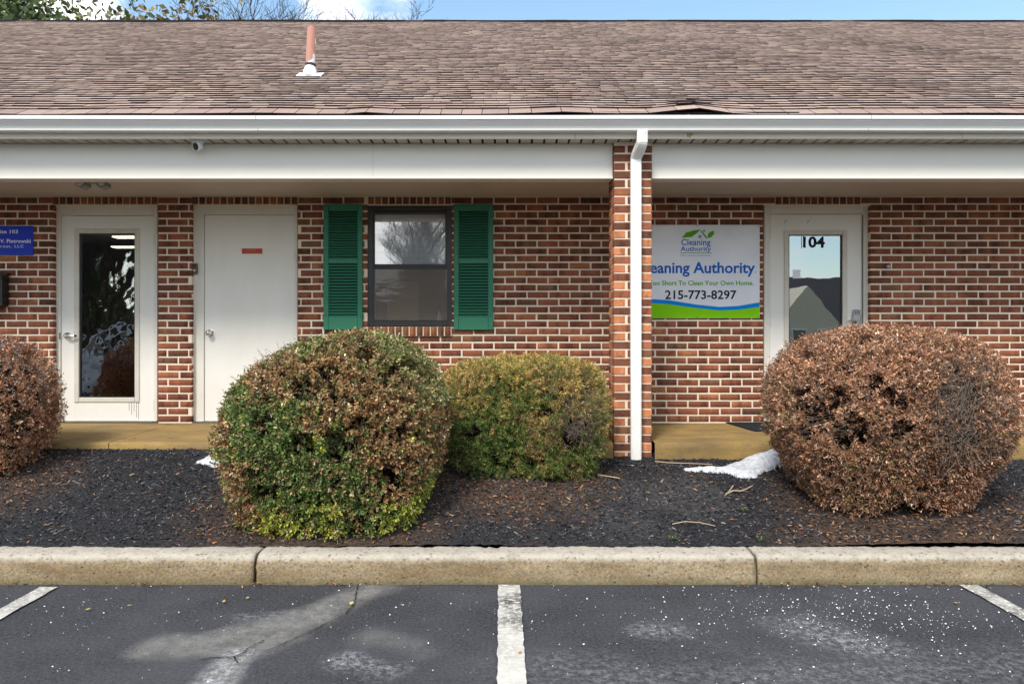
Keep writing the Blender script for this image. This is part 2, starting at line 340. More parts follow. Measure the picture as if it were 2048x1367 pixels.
# ------------------------------------------------------------------ key depths (distance from the lens plane)
DW, DPF, DB, DFAS, DEAVE = 7.30, 6.18, 6.23, 6.08, 6.035
ZW0, ZCEIL = Z(845, DW), Z(393, DW)
ZBB, ZSOF = Z(357, 6.233), Z(287, 6.233)
SLOPE, ZEAVE, LR = .58, Z(229, DEAVE), 5.0
XL, XR = -9.5, 9.5

# ------------------------------------------------------------------ ground
def edges(lo, hi, a, b, fine, ratio=1.35):
    c = list(np.arange(a, b + 1e-6, fine)); s_ = fine; x = c[-1]
    while x < hi: s_ *= ratio; x = min(hi, x + s_); c.append(x)
    s_ = fine; x = c[0]
    while x > lo: s_ *= ratio; x = max(lo, x - s_); c.insert(0, x)
    return np.array(c)
def grid(name, xs, ys, zf, colf, mat, kind='structure', smooth=True, parent=None):
    gx, gy = np.meshgrid(xs, ys); P = np.stack([gx.ravel(), gy.ravel(), np.zeros(gx.size)], 1); P[:, 2] = zf(P)
    nx, ny = len(xs), len(ys); i = np.arange(nx * ny).reshape(ny, nx)
    FA = np.stack([i[:-1, :-1].ravel(), i[:-1, 1:].ravel(), i[1:, 1:].ravel(), i[1:, :-1].ravel()], 1)
    o = obj(name, np_mesh(name, P, FA, colf(P) if colf else None, smooth, [mat]), parent)
    if kind: o['kind'] = kind
    return o
def G(px, py): d = H * F / (py - 683.5); return (X(px, d), d)
def pdist(P, pts):
    best = np.full(len(P), 1e9)
    for (ax, ay), (bx, by) in zip(pts[:-1], pts[1:]):
        dx, dy = bx - ax, by - ay; t = np.clip(((P[:, 0] - ax) * dx + (P[:, 1] - ay) * dy) / (dx * dx + dy * dy), 0, 1)
        best = np.minimum(best, np.hypot(P[:, 0] - ax - t * dx, P[:, 1] - ay - t * dy))
    return best
def soft(d, r, f): return np.clip((r - d) / f + .5, 0, 1)
def asph_col(P):
    wob = (fbm(P, 5, 3) - .5) * .16
    a = soft(pdist(P, [G(735, 1180), G(690, 1200), G(620, 1235), G(520, 1262), G(400, 1285)]) + wob, .12, .12)
    b = soft(pdist(P, [G(560, 1270), G(480, 1300), G(330, 1290)]) + wob, .12, .12)
    c_ = soft(pdist(P, [G(470, 1310), G(430, 1345), G(400, 1400)]) + wob, .075, .08) * 1.2
    d_ = soft(pdist(P, [G(740, 1270), G(830, 1290)]) + wob, .08, .15) * .5
    r = np.clip(np.maximum.reduce([a, b * .9, c_, d_]), 0, 1)
    g = np.maximum.reduce([soft(pdist(P, [G(1300, 1262), G(1350, 1258)]) + wob, .05, .16) * .7, soft(pdist(P, [G(1600, 1250), G(1720, 1290), G(1750, 1300)]) + wob, .10, .3) * .7,
                           soft(pdist(P, [G(700, 1320), G(770, 1335)]) + wob, .06, .12) * .8, soft(pdist(P, [G(1100, 1345), G(1500, 1350), G(2048, 1330)]) + wob * 2, .12, .45) * .38,
                           c_ * .8, soft(pdist(P, [G(490, 1235), G(560, 1228)]) + wob, .02, .1) * .5])
    return np.stack([r, g, np.zeros(len(P))], 1)
asphalt = grid('asphalt_lot', edges(-320, 320, -3.6, 3.6, .028), edges(-320, 320, 2.9, 4.6, .028), lambda P: (fbm(P, 1.3, 8) - .5) * .012 * (np.abs(P[:, 0]) < 6), asph_col, M['asphalt'])
asphalt['label'] = 'dark worn asphalt parking lot with pale residue and cracks'
def strip(name, L_, R_, mat, parent, z=.0035, n=60, wear=1.0):
    """painted line: L_ and R_ are its two edges ((x,y),(x,y)) far then near"""
    V, FA, C = [], [], []
    for i in range(n + 1):
        t = i / n
        for q, (a, b) in enumerate((L_, R_)):
            x = a[0] + (b[0] - a[0]) * t; y = a[1] + (b[1] - a[1]) * t
            V.append((x + random.uniform(-.004, .004), y, z + .006)); C.append((wear * (.25 + .9 * max(0, math.sin(t * 9 + 1)) ** 2),) * 3)
    for i in range(n): FA.append((2 * i, 2 * i + 1, 2 * i + 3, 2 * i + 2))
    o = obj(name, np_mesh(name, V, FA, C, False, [mat]), parent); o['kind'] = 'structure'; return o
a = strip('painted_bay_line', ((-.081, 4.44), (-.020, .2)), ((.049, 4.44), (.085, .2)), M['line'], None, wear=1.0, n=120)
a['label'] = 'white bay line in the middle, worn to black along one edge'
a = strip('painted_bay_line', ((-2.775, 4.40), (-2.66, .2)), ((-2.675, 4.40), (-2.55, .2)), M['line'], None, wear=.5); a['label'] = 'white bay line cut by the left edge of the photo'
a = strip('painted_bay_line', ((2.655, 4.44), (2.62, .2)), ((2.765, 4.44), (2.72, .2)), M['line'], None, wear=.9); a['label'] = 'white bay line below the large brown shrub'
def ribbon(pts, w0, name, parent, z=.0095):
    V, FA = [], []
    P = []
    for (a, b) in zip(pts[:-1], pts[1:]):
        n = max(2, int(math.hypot(b[0] - a[0], b[1] - a[1]) / .02))
        for i in range(n): P.append((a[0] + (b[0] - a[0]) * i / n + random.uniform(-.006, .006), a[1] + (b[1] - a[1]) * i / n + random.uniform(-.006, .006)))
    for i, (x, y) in enumerate(P):
        ww = w0 * random.uniform(.4, 1.2); x2, y2 = P[min(i + 1, len(P) - 1)]; x1, y1 = P[max(i - 1, 0)]; L = math.hypot(x2 - x1, y2 - y1) or 1; nx_, ny_ = -(y2 - y1) / L, (x2 - x1) / L
        V += [(x - nx_ * ww, y - ny_ * ww, z), (x + nx_ * ww, y + ny_ * ww, z)]
        if i: FA.append((2 * i - 2, 2 * i - 1, 2 * i + 1, 2 * i))
    o = obj(name, np_mesh(name, V, FA, None, False, [M['dark']]), parent); return o
ribbon([G(715, 1170), G(712, 1190), G(708, 1212), G(695, 1226), G(670, 1242), G(640, 1255), G(600, 1275), G(560, 1292), G(520, 1308)], .0035, 'asphalt_crack', asphalt)
ribbon([G(525, 1283), G(500, 1296), G(472, 1316), G(430, 1318), G(390, 1322)], .004, 'asphalt_crack', asphalt)
ribbon([G(468, 1316), G(478, 1332)], .005, 'asphalt_crack', asphalt)

# kerb of three concrete lengths
curb = empty('concrete_kerb', (0, 4.47, 0)); tag(curb, 'long tan concrete kerb along the mulch bed', 'kerb', kind='structure')
def kerb_block(x0, x1, seed):
    prof = [(4.466, -.05), (4.466, .03), (4.468, .07), (4.470, .11), (4.473, .135), (4.482, .154), (4.498, .167), (4.52, .172), (4.56, .174), (4.61, .1745), (4.655, .174), (4.69, .165), (4.70, .12), (4.70, -.05)]
    n = int((x1 - x0) / .018); V = []
    xs = np.linspace(x0, x1, n + 1)
    for i, x in enumerate(xs):
        e = min(x - x0, x1 - x)
        for (y, z) in prof:
            V.append((x, y + (.010 * (1 - e / .02) if e < .02 else 0), z - (.006 * (1 - e / .02) if e < .02 and z > .1 else 0)))
    V = np.array(V); k = len(prof)
    d = (fbm(V, 14, seed) - .5) * .012 + (fbm(V, 50, seed + 2) - .5) * .010
    chip = np.clip(fbm(V, 22, seed + 5) - .66, 0, 1) * .10 * (V[:, 2] > .12)
    V[:, 1] += d + chip * .6; V[:, 2] += np.where(V[:, 2] > .1, d - chip, 0)
    V[:, 0] += np.where((V[:, 0] < x0 + .001) | (V[:, 0] > x1 - .001), (nz(V, 40, seed) - .5) * .012, 0)
    i = np.arange((n + 1) * k).reshape(n + 1, k)
    FA = np.stack([i[:-1, :-1].ravel(), i[1:, :-1].ravel(), i[1:, 1:].ravel(), i[:-1, 1:].ravel()], 1)
    me = np_mesh('kerb_block', V, FA, None, True, [M['curb']])
    import bmesh
    bm = bmesh.new(); bm.from_mesh(me); bm.verts.ensure_lookup_table()
    bm.faces.new([bm.verts[j] for j in range(k)]); bm.faces.new([bm.verts[n * k + j] for j in reversed(range(k))]); bmesh.ops.recalc_face_normals(bm, faces=bm.faces); bm.to_mesh(me); bm.free()
    o = obj('kerb_block', me, curb); o.location = (0, -4.47, 0)
    return o
J1, J2 = X(508, 4.466), X(1515, 4.466)
kerb_block(J1 - 3.0, J1 - .008, 3); kerb_block(J1 + .008, J2 - .006, 11); kerb_block(J2 + .006, J2 + 3.0, 19)
kerb_block(J1 - 6.0, J1 - 3.01, 23); kerb_block(J2 + 3.01, J2 + 6.0, 29)

# mulch bed
def gz(x, y):
    x = np.asarray(x, float); y = np.asarray(y, float)
    rise = .395 - .085 / (1 + np.exp(-(x - .45) * 5)); t = np.clip((y - 4.69) / (6.12 - 4.69), -.05, 1.2)
    P = np.stack([x, y, np.zeros_like(x)], -1).reshape(-1, 3)
    b = ((fbm(P, 2.2, 31) - .5) * .05 * np.clip(t * 4, 0, 1).reshape(-1) * np.clip((1.0 - t) * 4, .15, 1).reshape(-1)).reshape(x.shape)
    mound = .05 * np.exp(-((x - 2.9) ** 2 / .7 + (y - 5.1) ** 2 / .25)) + .03 * np.exp(-((x + .4) ** 2 / .3 + (y - 5.1) ** 2 / .2))
    return .176 + rise * np.sign(t) * np.abs(t) ** .92 + b + mound
def mul_z(P): return gz(P[:, 0], P[:, 1]) + (fbm(P, 22, 5) - .5) * .022 + (fbm(P, 60, 6) - .5) * .012
SH = [(-3.98, 5.5, .75), (X(668, 5.25), 5.1, .9), (X(1040, 5.75), 5.6, .75), (X(1778, 5.3), 5.0, 1.0)]
def near_shrub(P):
    r = np.zeros(len(P))
    for (x, y, q) in SH: r = np.maximum(r, np.clip(1.25 - np.hypot((P[:, 0] - x) / q, (P[:, 1] - y) / (q * .85)), 0, 1))
    return r
def mul_col(P):
    a = np.clip(near_shrub(P) * 1.5 + (fbm(P, 3, 12) - .55) * 1.5 * (P[:, 0] > -.8), 0, 1)
    wob = (fbm(P, 4, 9) - .5) * .3
    g = np.maximum(soft(np.hypot(P[:, 0] - X(1360, 5.4), (P[:, 1] - 5.45) * 1.0) + wob, .38, .2), .6 * soft(np.hypot(P[:, 0] - X(1260, 5), P[:, 1] - 5.0) + wob, .25, .2))
    return np.stack([a, g, np.zeros(len(P))], 1)
mulch = grid('mulch_bed', edges(-9.5, 9.5, -4.0, 4.0, .025, 1.15), np.arange(4.675, 6.36, .025), mul_z, mul_col, M['mulch'])
mulch['label'] = 'sloping bed of black bark mulch between kerb and walkway'
def slivers(n, area, colf, size, name, mat, zf=gz, lift=.004, flat=.5, dens=None, parent=None):
    """n small three sided slivers of bark scattered over a surface"""
    x = RNG.uniform(area[0], area[1], n); y = RNG.uniform(area[2], area[3], n)
    if dens is not None:
        k = RNG.random(n) < dens(np.stack([x, y, np.zeros(n)], 1)); x, y = x[k], y[k]; n = len(x)
    z = zf(x, y) + (fbm(np.stack([x, y, 0 * x], 1), 22, 5) - .5) * .022 + lift if zf is gz else zf(x, y) + lift
    L = RNG.uniform(size[0], size[1], n) ; Wd = L * RNG.uniform(.10, .32, n); T = Wd * RNG.uniform(.3, .8, n)
    yaw = RNG.uniform(0, 2 * np.pi, n); pit = RNG.normal(0, flat, n) * .6
    d = np.stack([np.cos(yaw) * np.cos(pit), np.sin(yaw) * np.cos(pit), np.sin(pit)], 1)
    s_ = np.stack([-np.sin(yaw), np.cos(yaw), np.zeros(n)], 1); u = np.cross(d, s_); roll = RNG.uniform(-.8, .8, n)[:, None]; s2 = s_ * np.cos(roll) + u * np.sin(roll); u2 = np.cross(d, s2)
    C = np.stack([x, y, z], 1); L, Wd, T = L[:, None], Wd[:, None], T[:, None]; bend = RNG.normal(0, .12, n)[:, None] * L
    A = [C - d * L / 2 - s2 * Wd * .35, C - d * L / 2 + s2 * Wd * .35, C + s2 * Wd / 2 + u2 * bend, C + d * L / 2, C - s2 * Wd / 2 + u2 * bend, C + u2 * (T + bend)]
    V = np.stack(A, 1).reshape(-1, 3); b = np.arange(n)[:, None] * 6
    FA = np.concatenate([b + np.array(t) for t in ((0, 1, 5), (1, 2, 5), (2, 3, 5), (3, 4, 5), (4, 0, 5))], 0)
    col = np.repeat(colf(np.stack([x, y, z], 1), n), 6, 0)
    o = obj(name, np_mesh(name, V, FA, col, False, [mat]), parent); o['kind'] = 'stuff'; return o
def pick(n, pal, wts, v=.25):
    pal = np.array(pal); i = RNG.choice(len(pal), n, p=np.array(wts) / sum(wts)); return pal[i] * RNG.uniform(1 - v, 1 + v, (n, 1))
o = slivers(44000, (-5.2, 5.2, 4.69, 6.12), lambda P, n: pick(n, [(.010, .011, .015), (.035, .036, .044), (.085, .085, .095), (.17, .16, .155)], [5, 4, 2.5, .9]), (.011, .042), 'mulch_chips', M['chip'], parent=mulch)
LIT = [(.30, .16, .085), (.22, .11, .06), (.42, .29, .17), (.14, .075, .045), (.34, .13, .06)]
o = slivers(22000, (-5.2, 5.2, 4.69, 6.05), lambda P, n: pick(n, LIT, [4, 4, 2, 3, 1.5]), (.010, .040), 'leaf_litter', M['litter'], lift=.008,
            dens=lambda P: np.clip(near_shrub(P) * .72 + .05 + np.clip(fbm(P, 3, 12) - .5, 0, 1) * 1.6 * (P[:, 0] > -.9) * (P[:, 0] < 3), 0, 1))
tag(o, 'brown dry leaf and needle litter under the clipped shrubs', 'litter', kind='stuff')
o = slivers(1500, (-5.0, 5.0, 4.36, 4.475), lambda P, n: pick(n, LIT + [(.02, .02, .02)], [3, 3, 1, 3, 1, 8]), (.010, .035), 'gutter_debris', M['litter'], zf=lambda x, y: np.full(len(x), .008), lift=.006,
            dens=lambda P: np.clip((P[:, 1] - 4.37) * 9, 0, 1) * (fbm(P, 3, 40) > .42))
tag(o, 'strip of brown leaf debris along the foot of the kerb', 'debris', kind='stuff')
def specks(n, xf, yf, size, mat, name):
    x, y = xf(n), yf(n); r = RNG.uniform(*size, n)[:, None] * RNG.choice([1, 1, 1, 1.8], n)[:, None]
    C = np.stack([x, y, np.full(n, .010)], 1); A = [C + r * np.array(v) * RNG.uniform(.6, 1.2, (n, 1)) for v in ((1, 0, 0), (0, 1, 0), (-1, 0, 0), (0, -1, 0), (.1, 0, .9))]
    V = np.stack(A, 1).reshape(-1, 3); b = np.arange(n)[:, None] * 5
    FA = np.concatenate([b + np.array(t) for t in ((0, 1, 4), (1, 2, 4), (2, 3, 4), (3, 0, 4))], 0)
    return obj(name, np_mesh(name, V, FA, None, False, [mat]))
o = specks(950, lambda n: np.where(RNG.random(n) < .62, RNG.normal(X(1700, 4.0), .55, n), RNG.uniform(-3.4, 3.4, n)), lambda n: np.where(RNG.random(n) < .6, RNG.normal(3.9, .22, n), RNG.uniform(3.0, 4.42, n)), (.0014, .0036), M['salt'], 'salt_grains')
tag(o, 'white road salt grains scattered over the asphalt', 'salt', kind='stuff')

# ------------------------------------------------------------------ building
B = empty('office_building', (0, 8.5, 0)); tag(B, 'one storey brick office building with brown shingle roof and covered walkway', 'building')
def P_(mb, name, mats, parent): # builds in world coordinates and parents without moving
    o = mb.build(name, mats, parent); o.matrix_parent_inverse = (parent.matrix_world if parent.type != 'EMPTY' else Matrix.Translation(parent.location)).inverted() if parent is not None else Matrix(); return o
INV = Matrix.Translation(-Vector(B.location))
def part(mb, name, mats, parent=None):
    parent = parent or B
    o = mb.build(name, mats, parent)
    o.matrix_parent_inverse = INV if parent is B else Matrix()
    return o
def npart(me, name, parent=None):
    o = obj(name, me, parent or B); o.matrix_parent_inverse = INV if (parent or B) is B else Matrix(); return o

# unit brick: front face towards -Y, chamfered, x and z in -.5 .. .5, y 0 .. 1
def unit_brick():
    cx, cz, cy = .018, .06, .05; V = []; 
    V += [(-.5 + cx, 0, -.5 + cz), (.5 - cx, 0, -.5 + cz), (.5 - cx, 0, .5 - cz), (-.5 + cx, 0, .5 - cz)]
    V += [(-.5, cy, -.5), (.5, cy, -.5), (.5, cy, .5), (-.5, cy, .5)]
    V += [(-.5, 1, -.5), (.5, 1, -.5), (.5, 1, .5), (-.5, 1, .5)]
    Q = [(0, 1, 2, 3), (0, 4, 5, 1), (1, 5, 6, 2), (2, 6, 7, 3), (3, 7, 4, 0), (4, 8, 9, 5), (5, 9, 10, 6), (6, 10, 11, 7), (7, 11, 8, 4)]
    return np.array(V, float), np.array(Q)
UBV, UBF = unit_brick()
ub_me = np_mesh('brick', UBV, UBF, None, False, [M['brick1']])
PAL = np.array([(.145, .058, .035), (.190, .066, .038), (.245, .085, .045), (.29, .108, .053), (.185, .086, .048), (.32, .125, .055)])
def bcol(wts): return PAL[random.choices(range(len(PAL)), wts)[0]] * random.uniform(.88, 1.15)
def porch_shade_bias(z):     # darker brick mix towards the top: porch shade put into the colour
    return [2.2, 5, 4, .5, 1.6, .05] if z > 2.3 else ([1.4, 5, 5, 1.2, 1.2, .15] if z > 1.5 else [.8, 4, 5.5, 2.4, 1.0, .3])
class Bricks:
    def __init__(s): s.b = []        # cx, cz, w, h, depthfront, depth, col, (yaw)
    def add(s, cx, cz, w_, h_, yf, dp, col): s.b.append((cx, cz, w_, h_, yf, dp, col))
    def mesh(s, items, name):
        V, FA, C = [], [], []
        for i, (cx, cz, w_, h_, yf, dp, col) in enumerate(items):
            ro = random.uniform(-.006, .006)
            q = UBV * (w_, dp, h_); V.append(np.stack([cx + q[:, 0] - q[:, 2] * ro, yf + q[:, 1], cz + q[:, 2] + q[:, 0] * ro], 1)); FA.append(UBF + i * len(UBV)); C.append(np.repeat(np.array(col)[None], len(UBV), 0))
        return np_mesh(name, np.concatenate(V), np.concatenate(FA), np.concatenate(C), False, [M['brickn']])
PITCH, JT, BP = 14.547 / (F / DW), .0142, .2098
def SX(px, d=DW): return X(px, d)
OPEN = [(SX(106), SX(316), ZW0 - 1, Z(409, DW)), (SX(383.5), SX(595.5), ZW0 - 1, Z(409, DW)), (SX(735), SX(903.5), Z(672, DW), Z(411, DW)), (SX(1527), SX(1741), ZW0 - 1, Z(411.5, DW))]
HEAD = [(SX(104), SX(316)), (SX(383), SX(596)), (SX(735), SX(903)), (SX(1550), SX(1722))]
wb = Bricks()
rowz = [Z(837 - 14.547 * i, DW) for i in range(31)]
for i, zc in enumerate(rowz):
    h_ = PITCH - JT
    blocks = [(a, b) for (a, b, z0, z1) in OPEN if z0 < zc - .02 and z1 > zc + .01 or (z0 < zc < z1)]
    if i >= 30: blocks += HEAD
    blocks.sort(); segs = []; x = -9.3
    for a, b in blocks:
        if a > x: segs.append((x, a))
        x = max(x, b)
    segs.append((x, 9.3))
    drift = random.uniform(-.008, .008)
    for (a, b) in segs:
        ph = SX(33.4) if b < SX(110) else SX(945.5)
        if a > SX(310) and b < SX(390): ph = SX(335 - 43) if i % 2 else SX(358 - 43); off = 0
        else: off = (BP / 2 if i % 2 else 0)
        j = math.floor((a - ph - off) / BP); x0 = ph + off + j * BP + drift
        while x0 < b:
            e0 = max(x0 + JT / 2, a + (JT / 2 if a < -9 else .0)); e1 = min(x0 + BP - JT / 2, b)
            if e0 - a < .03: e0 = a
            if b - e1 < .03: e1 = b
            if e1 - e0 > .022:
                wb.add((e0 + e1) / 2 + random.uniform(-.0015, .0015), zc + random.uniform(-.0012, .0012), (e1 - e0) - random.uniform(0, .003), h_ - random.uniform(0, .003), DW - random.uniform(0, .003), .093, bcol(porch_shade_bias(zc)))
            x0 += BP
z0, z1 = Z(408.5, DW), Z(394, DW)
for (a, b) in HEAD:
    n = round((b - a) / .071); wd = (b - a) / n
    for k in range(n): wb.add(a + (k + .5) * wd, (z0 + z1) / 2, wd - .013, z1 - z0 - .002, DW - .002 - random.uniform(0, .003), .093, bcol([4, 4, 2, .7, 2, .1]))
n = 12; a, b = SX(735), SX(903)
for k in range(n):
    wb.add(a + (k + .5) * (b - a) / n, Z(662, DW), (b - a) / n - .014, .086, DW - .028, .12, bcol([.3, 1, 3, 5, 1, 3]))
wall = part(MB(), 'wall', M['mortar'])
mb = MB(); ym, yb = DW + .004, DW + .125; xs = [(-9.4, OPEN[0][0]), (OPEN[0][1], OPEN[1][0]), (OPEN[1][1], OPEN[2][0]), (OPEN[2][1], OPEN[3][0]), (OPEN[3][1], 9.4)]
for a, b in xs: mb.box(a - (0 if a < -9 else -.002), b - .002, ym, yb, .2, ZCEIL)
for (a, b, z0, z1) in OPEN:
    mb.box(a - .002, b + .002, ym, yb, z1 + .003, ZCEIL)
mb.box(OPEN[2][0] - .002, OPEN[2][1] + .002, ym, yb, .2, OPEN[2][2] + .0)
mb.box(OPEN[2][0], OPEN[2][1], DW - .020, ym, Z(671.5, DW), Z(653, DW))      # mortar of the sill
bpy.data.objects.remove(wall); wall = part(mb, 'wall', M['mortar'])
# shrub shapes in the picture, used only to choose which bricks are parts of their own
def hidden(px, py): return (437 < px < 900 and py > 665) or (885 < px < 1208 and py > 722) or (px > 1527 and py > 690) or (px < 125 and py > 690) or (1215 < px < 1312) or (1304 < px < 1522 and 447 < py < 638) or px < 0 or px > 2048 or (645 < px < 728 and 405 < py < 662) or (906 < px < 990 and 405 < py < 662) or (px < 68 and 449 < py < 512)
vis = []
for q in wb.b:
    px = 1024 + q[0] * F / DW; py = 683.5 - (q[1] - H) * F / DW
    if q[2] > .18 and not hidden(px, py) or (q[4] < DW - .02): vis.append(q)
random.shuffle(vis)
vis = sorted(vis, key=lambda q: 0 if q[4] < DW - .02 else abs(q[0] - 2.0) + abs(q[1] - 1.5))[:200]; vid = set(map(id, vis))
for q in vis:
    o = obj('brick', ub_me, wall); o.matrix_parent_inverse = Matrix.Identity(4); cx, cz, w_, h_, yf, dp, col = q
    o.location = (cx, yf, cz); o.scale = (w_, dp, h_); o.color = (*col, 1); o.rotation_euler = (0, random.uniform(-.006, .006), 0)
o = npart(wb.mesh([q for q in wb.b if id(q) not in vid], 'brick_courses'), 'brick_courses', wall); o['kind'] = 'stuff'

# pillar
pillar = None
PX0, PX1 = X(1227.5, DPF), X(1304, DPF); PW = PX1 - PX0
mb = MB().box(PX0 + .006, PX1 - .006, DPF + .006, DPF + PW - .006, .3, ZSOF)
pillar = part(mb, 'pillar', M['mortar']); pr = []
n = int((ZSOF - .36) / .0703) + 1; st_l = PW - .1 - .018
for i in range(n):
    zc = Z(911, DPF) + (i - 1) * .0703
    if zc + .03 > ZSOF: break
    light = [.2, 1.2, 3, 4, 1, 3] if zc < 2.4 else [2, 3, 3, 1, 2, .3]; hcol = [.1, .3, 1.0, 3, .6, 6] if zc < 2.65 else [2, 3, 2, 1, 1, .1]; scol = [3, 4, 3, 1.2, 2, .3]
    boost = 1.7 if zc < 2.65 else 1.0; a_ = i % 2  # upper rows take darker brick colours: eave shade put into the colour
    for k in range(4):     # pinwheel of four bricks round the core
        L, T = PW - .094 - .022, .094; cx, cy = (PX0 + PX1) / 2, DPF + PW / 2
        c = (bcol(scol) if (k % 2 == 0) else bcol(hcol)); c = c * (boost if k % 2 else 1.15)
        if a_ == 0: X0, X1, Y0, Y1 = [(PX0, PX0 + L, DPF, DPF + T), (PX1 - T, PX1, DPF, DPF + L), (PX1 - L, PX1, DPF + PW - T, DPF + PW), (PX0, PX0 + T, DPF + PW - L, DPF + PW)][k]
        else: X0, X1, Y0, Y1 = [(PX1 - L, PX1, DPF, DPF + T), (PX1 - T, PX1, DPF + PW - L, DPF + PW), (PX0, PX0 + L, DPF + PW - T, DPF + PW), (PX0, PX0 + T, DPF, DPF + L)][k]
        pr.append((k, X0, X1, Y0, Y1, zc, c, a_))
cb = MB().box(-.5, .5, -.5, .5, -.5, .5)
import bmesh
bm = bmesh.new(); bmesh.ops.create_cube(bm, size=1); bmesh.ops.bevel(bm, geom=list(bm.edges), offset=.03, segments=1, affect='EDGES'); pb_me = bpy.data.meshes.new('pillar_brick'); bm.to_mesh(pb_me); bm.free(); pb_me.materials.append(M['brick1'])
back = MB()
for (k, X0, X1, Y0, Y1, zc, c, a_) in pr:
    if k == 2: back.box(X0, X1, Y0, Y1, zc - .0285, zc + .0285, c=.002); continue
    o = obj('brick', pb_me, pillar); o.matrix_parent_inverse = Matrix.Identity(4)
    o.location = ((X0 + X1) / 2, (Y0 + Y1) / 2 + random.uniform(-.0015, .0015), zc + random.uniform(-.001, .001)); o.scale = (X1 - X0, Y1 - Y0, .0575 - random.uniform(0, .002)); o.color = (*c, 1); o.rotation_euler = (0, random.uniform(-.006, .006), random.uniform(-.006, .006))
me_b = back.build('back_bricks', M['brickn'], pillar); a = me_b.data.color_attributes.new('col', 'FLOAT_COLOR', 'POINT'); a.data.foreach_set('color', np.tile([.16, .055, .038, 1], len(me_b.data.vertices)).astype(np.float32)); me_b['kind'] = 'stuff'

# porch ceiling, beams, soffit, fascia
part(MB().box(-9.4, 9.4, 6.383, DW + .12, ZCEIL, ZCEIL + .03), 'porch_ceiling', M['ceiling'])
for px in (664, 1180 + 840 / 2.44): part(MB().box(X(px, 6.9) - .003, X(px, 6.9) + .003, 6.39, 7.29, ZCEIL - .002, ZCEIL + .001), 'ceiling_seam', M['soffit'])
def beam(a, b, seams):
    o = part(MB().box(a, b, DB, 6.38, ZBB, ZSOF, c=.004), 'porch_beam', M['cream'])
    for s_ in seams: part(MB().box(s_ - .0015, s_ + .0015, DB - .0012, DB + .01, ZBB + .004, ZSOF - .004), 'beam_seam', M['soffit'], o)
    part(MB().box(a, b, DB - .006, DB + .0, ZBB - .002, ZBB + .012), 'drip_edge', M['cream'], o)
beam(-9.4, PX0 - .001, [X(746, DB)]); beam(PX1 + .001, 9.4, [])
mb = MB(); x = -9.4
while x < 9.4:
    mb.box(x + .004, x + .088, DFAS, 6.40, ZSOF + .001, ZSOF + .008); mb.box(x + .088, x + .106, DFAS, 6.40, ZSOF + .012, ZSOF + .016, m=1); x += .1018
o = part(mb, 'vented_soffit', [M['soffit'], M['dark']])
mb = MB(); joints = [-9.4, -6.5, X(385, DFAS), X(1150, DFAS), X(1923, DFAS), 7.0, 9.4]
for a, b in zip(joints[:-1], joints[1:]):
    o = part(MB().box(a + .001, b - .001, DFAS - .012, DFAS, ZSOF - .006, ZEAVE - .02, c=.002), 'fascia_board', M['cream'])
# gutter: K profile, (depth from the fascia, height above the gutter bottom)
GB, GT = Z(262, 6.0), Z(231.5, 5.955)
hh = GT - GB
prof = [(-.002, hh + .004), (-.002, 0), (-.072, 0), (-.076, .004), (-.078, hh * .16), (-.086, hh * .30), (-.100, hh * .46), (-.112, hh * .60), (-.116, hh * .70), (-.1265, hh * .71), (-.128, hh * .735), (-.128, hh * .985), (-.124, hh), (-.112, hh), (-.110, hh - .006)]
inner = [(p[0] + .0, p[1]) for p in prof]
mb = MB(); yo = DFAS - .012
V = []
nseg = 40; gx = np.linspace(-9.45, 9.45, nseg + 1)
for x in gx:
    for (dy, dz) in prof: V.append((x, yo + dy, GB + dz + .002 * math.sin(x * .9)))
k = len(prof); FA = []
for i in range(nseg):
    for j in range(k - 1): FA.append((i * k + j, (i + 1) * k + j, (i + 1) * k + j + 1, i * k + j + 1))
mb.add(V, FA)
gut = part(mb, 'gutter', M['white'])
md = gut.modifiers.new('thick', 'SOLIDIFY'); md.thickness = .0015
part(MB().box(X(1312, 6), X(1375, 6), yo - .02, yo - .012, GT - .001, GT + .022), 'gutter_bracket', M['white'], gut)
part(MB().box(X(1376, 5.96), X(1381, 5.96), yo - .09, yo - .02, GT + .004, GT + .020, c=.002), 'gutter_bracket', M['bronze'], gut)

for px in (512, 1742):
    part(MB().box(X(px, 5.95) - .004, X(px, 5.95) + .004, yo - .1285, yo - .127, GB + hh * .72, GT - .002).box(X(px, 5.95) - .004, X(px, 5.95) + .004, yo - .0795, yo - .076, GB + .002, GB + hh * .18), 'gutter_seam', M['soffit'], gut)
M['rust'] = plain('rust_run', (.42, .29, .12), .7)
for px, z0_, z1_ in ((1375, .05, .01), (1379, .062, .004), (1383, .05, .02)): part(MB().box(X(px, DFAS) - .006, X(px, DFAS) + .006, DFAS - .0132, DFAS - .0125, ZSOF + z1_, ZSOF + z0_), 'rust_run', M['rust'])
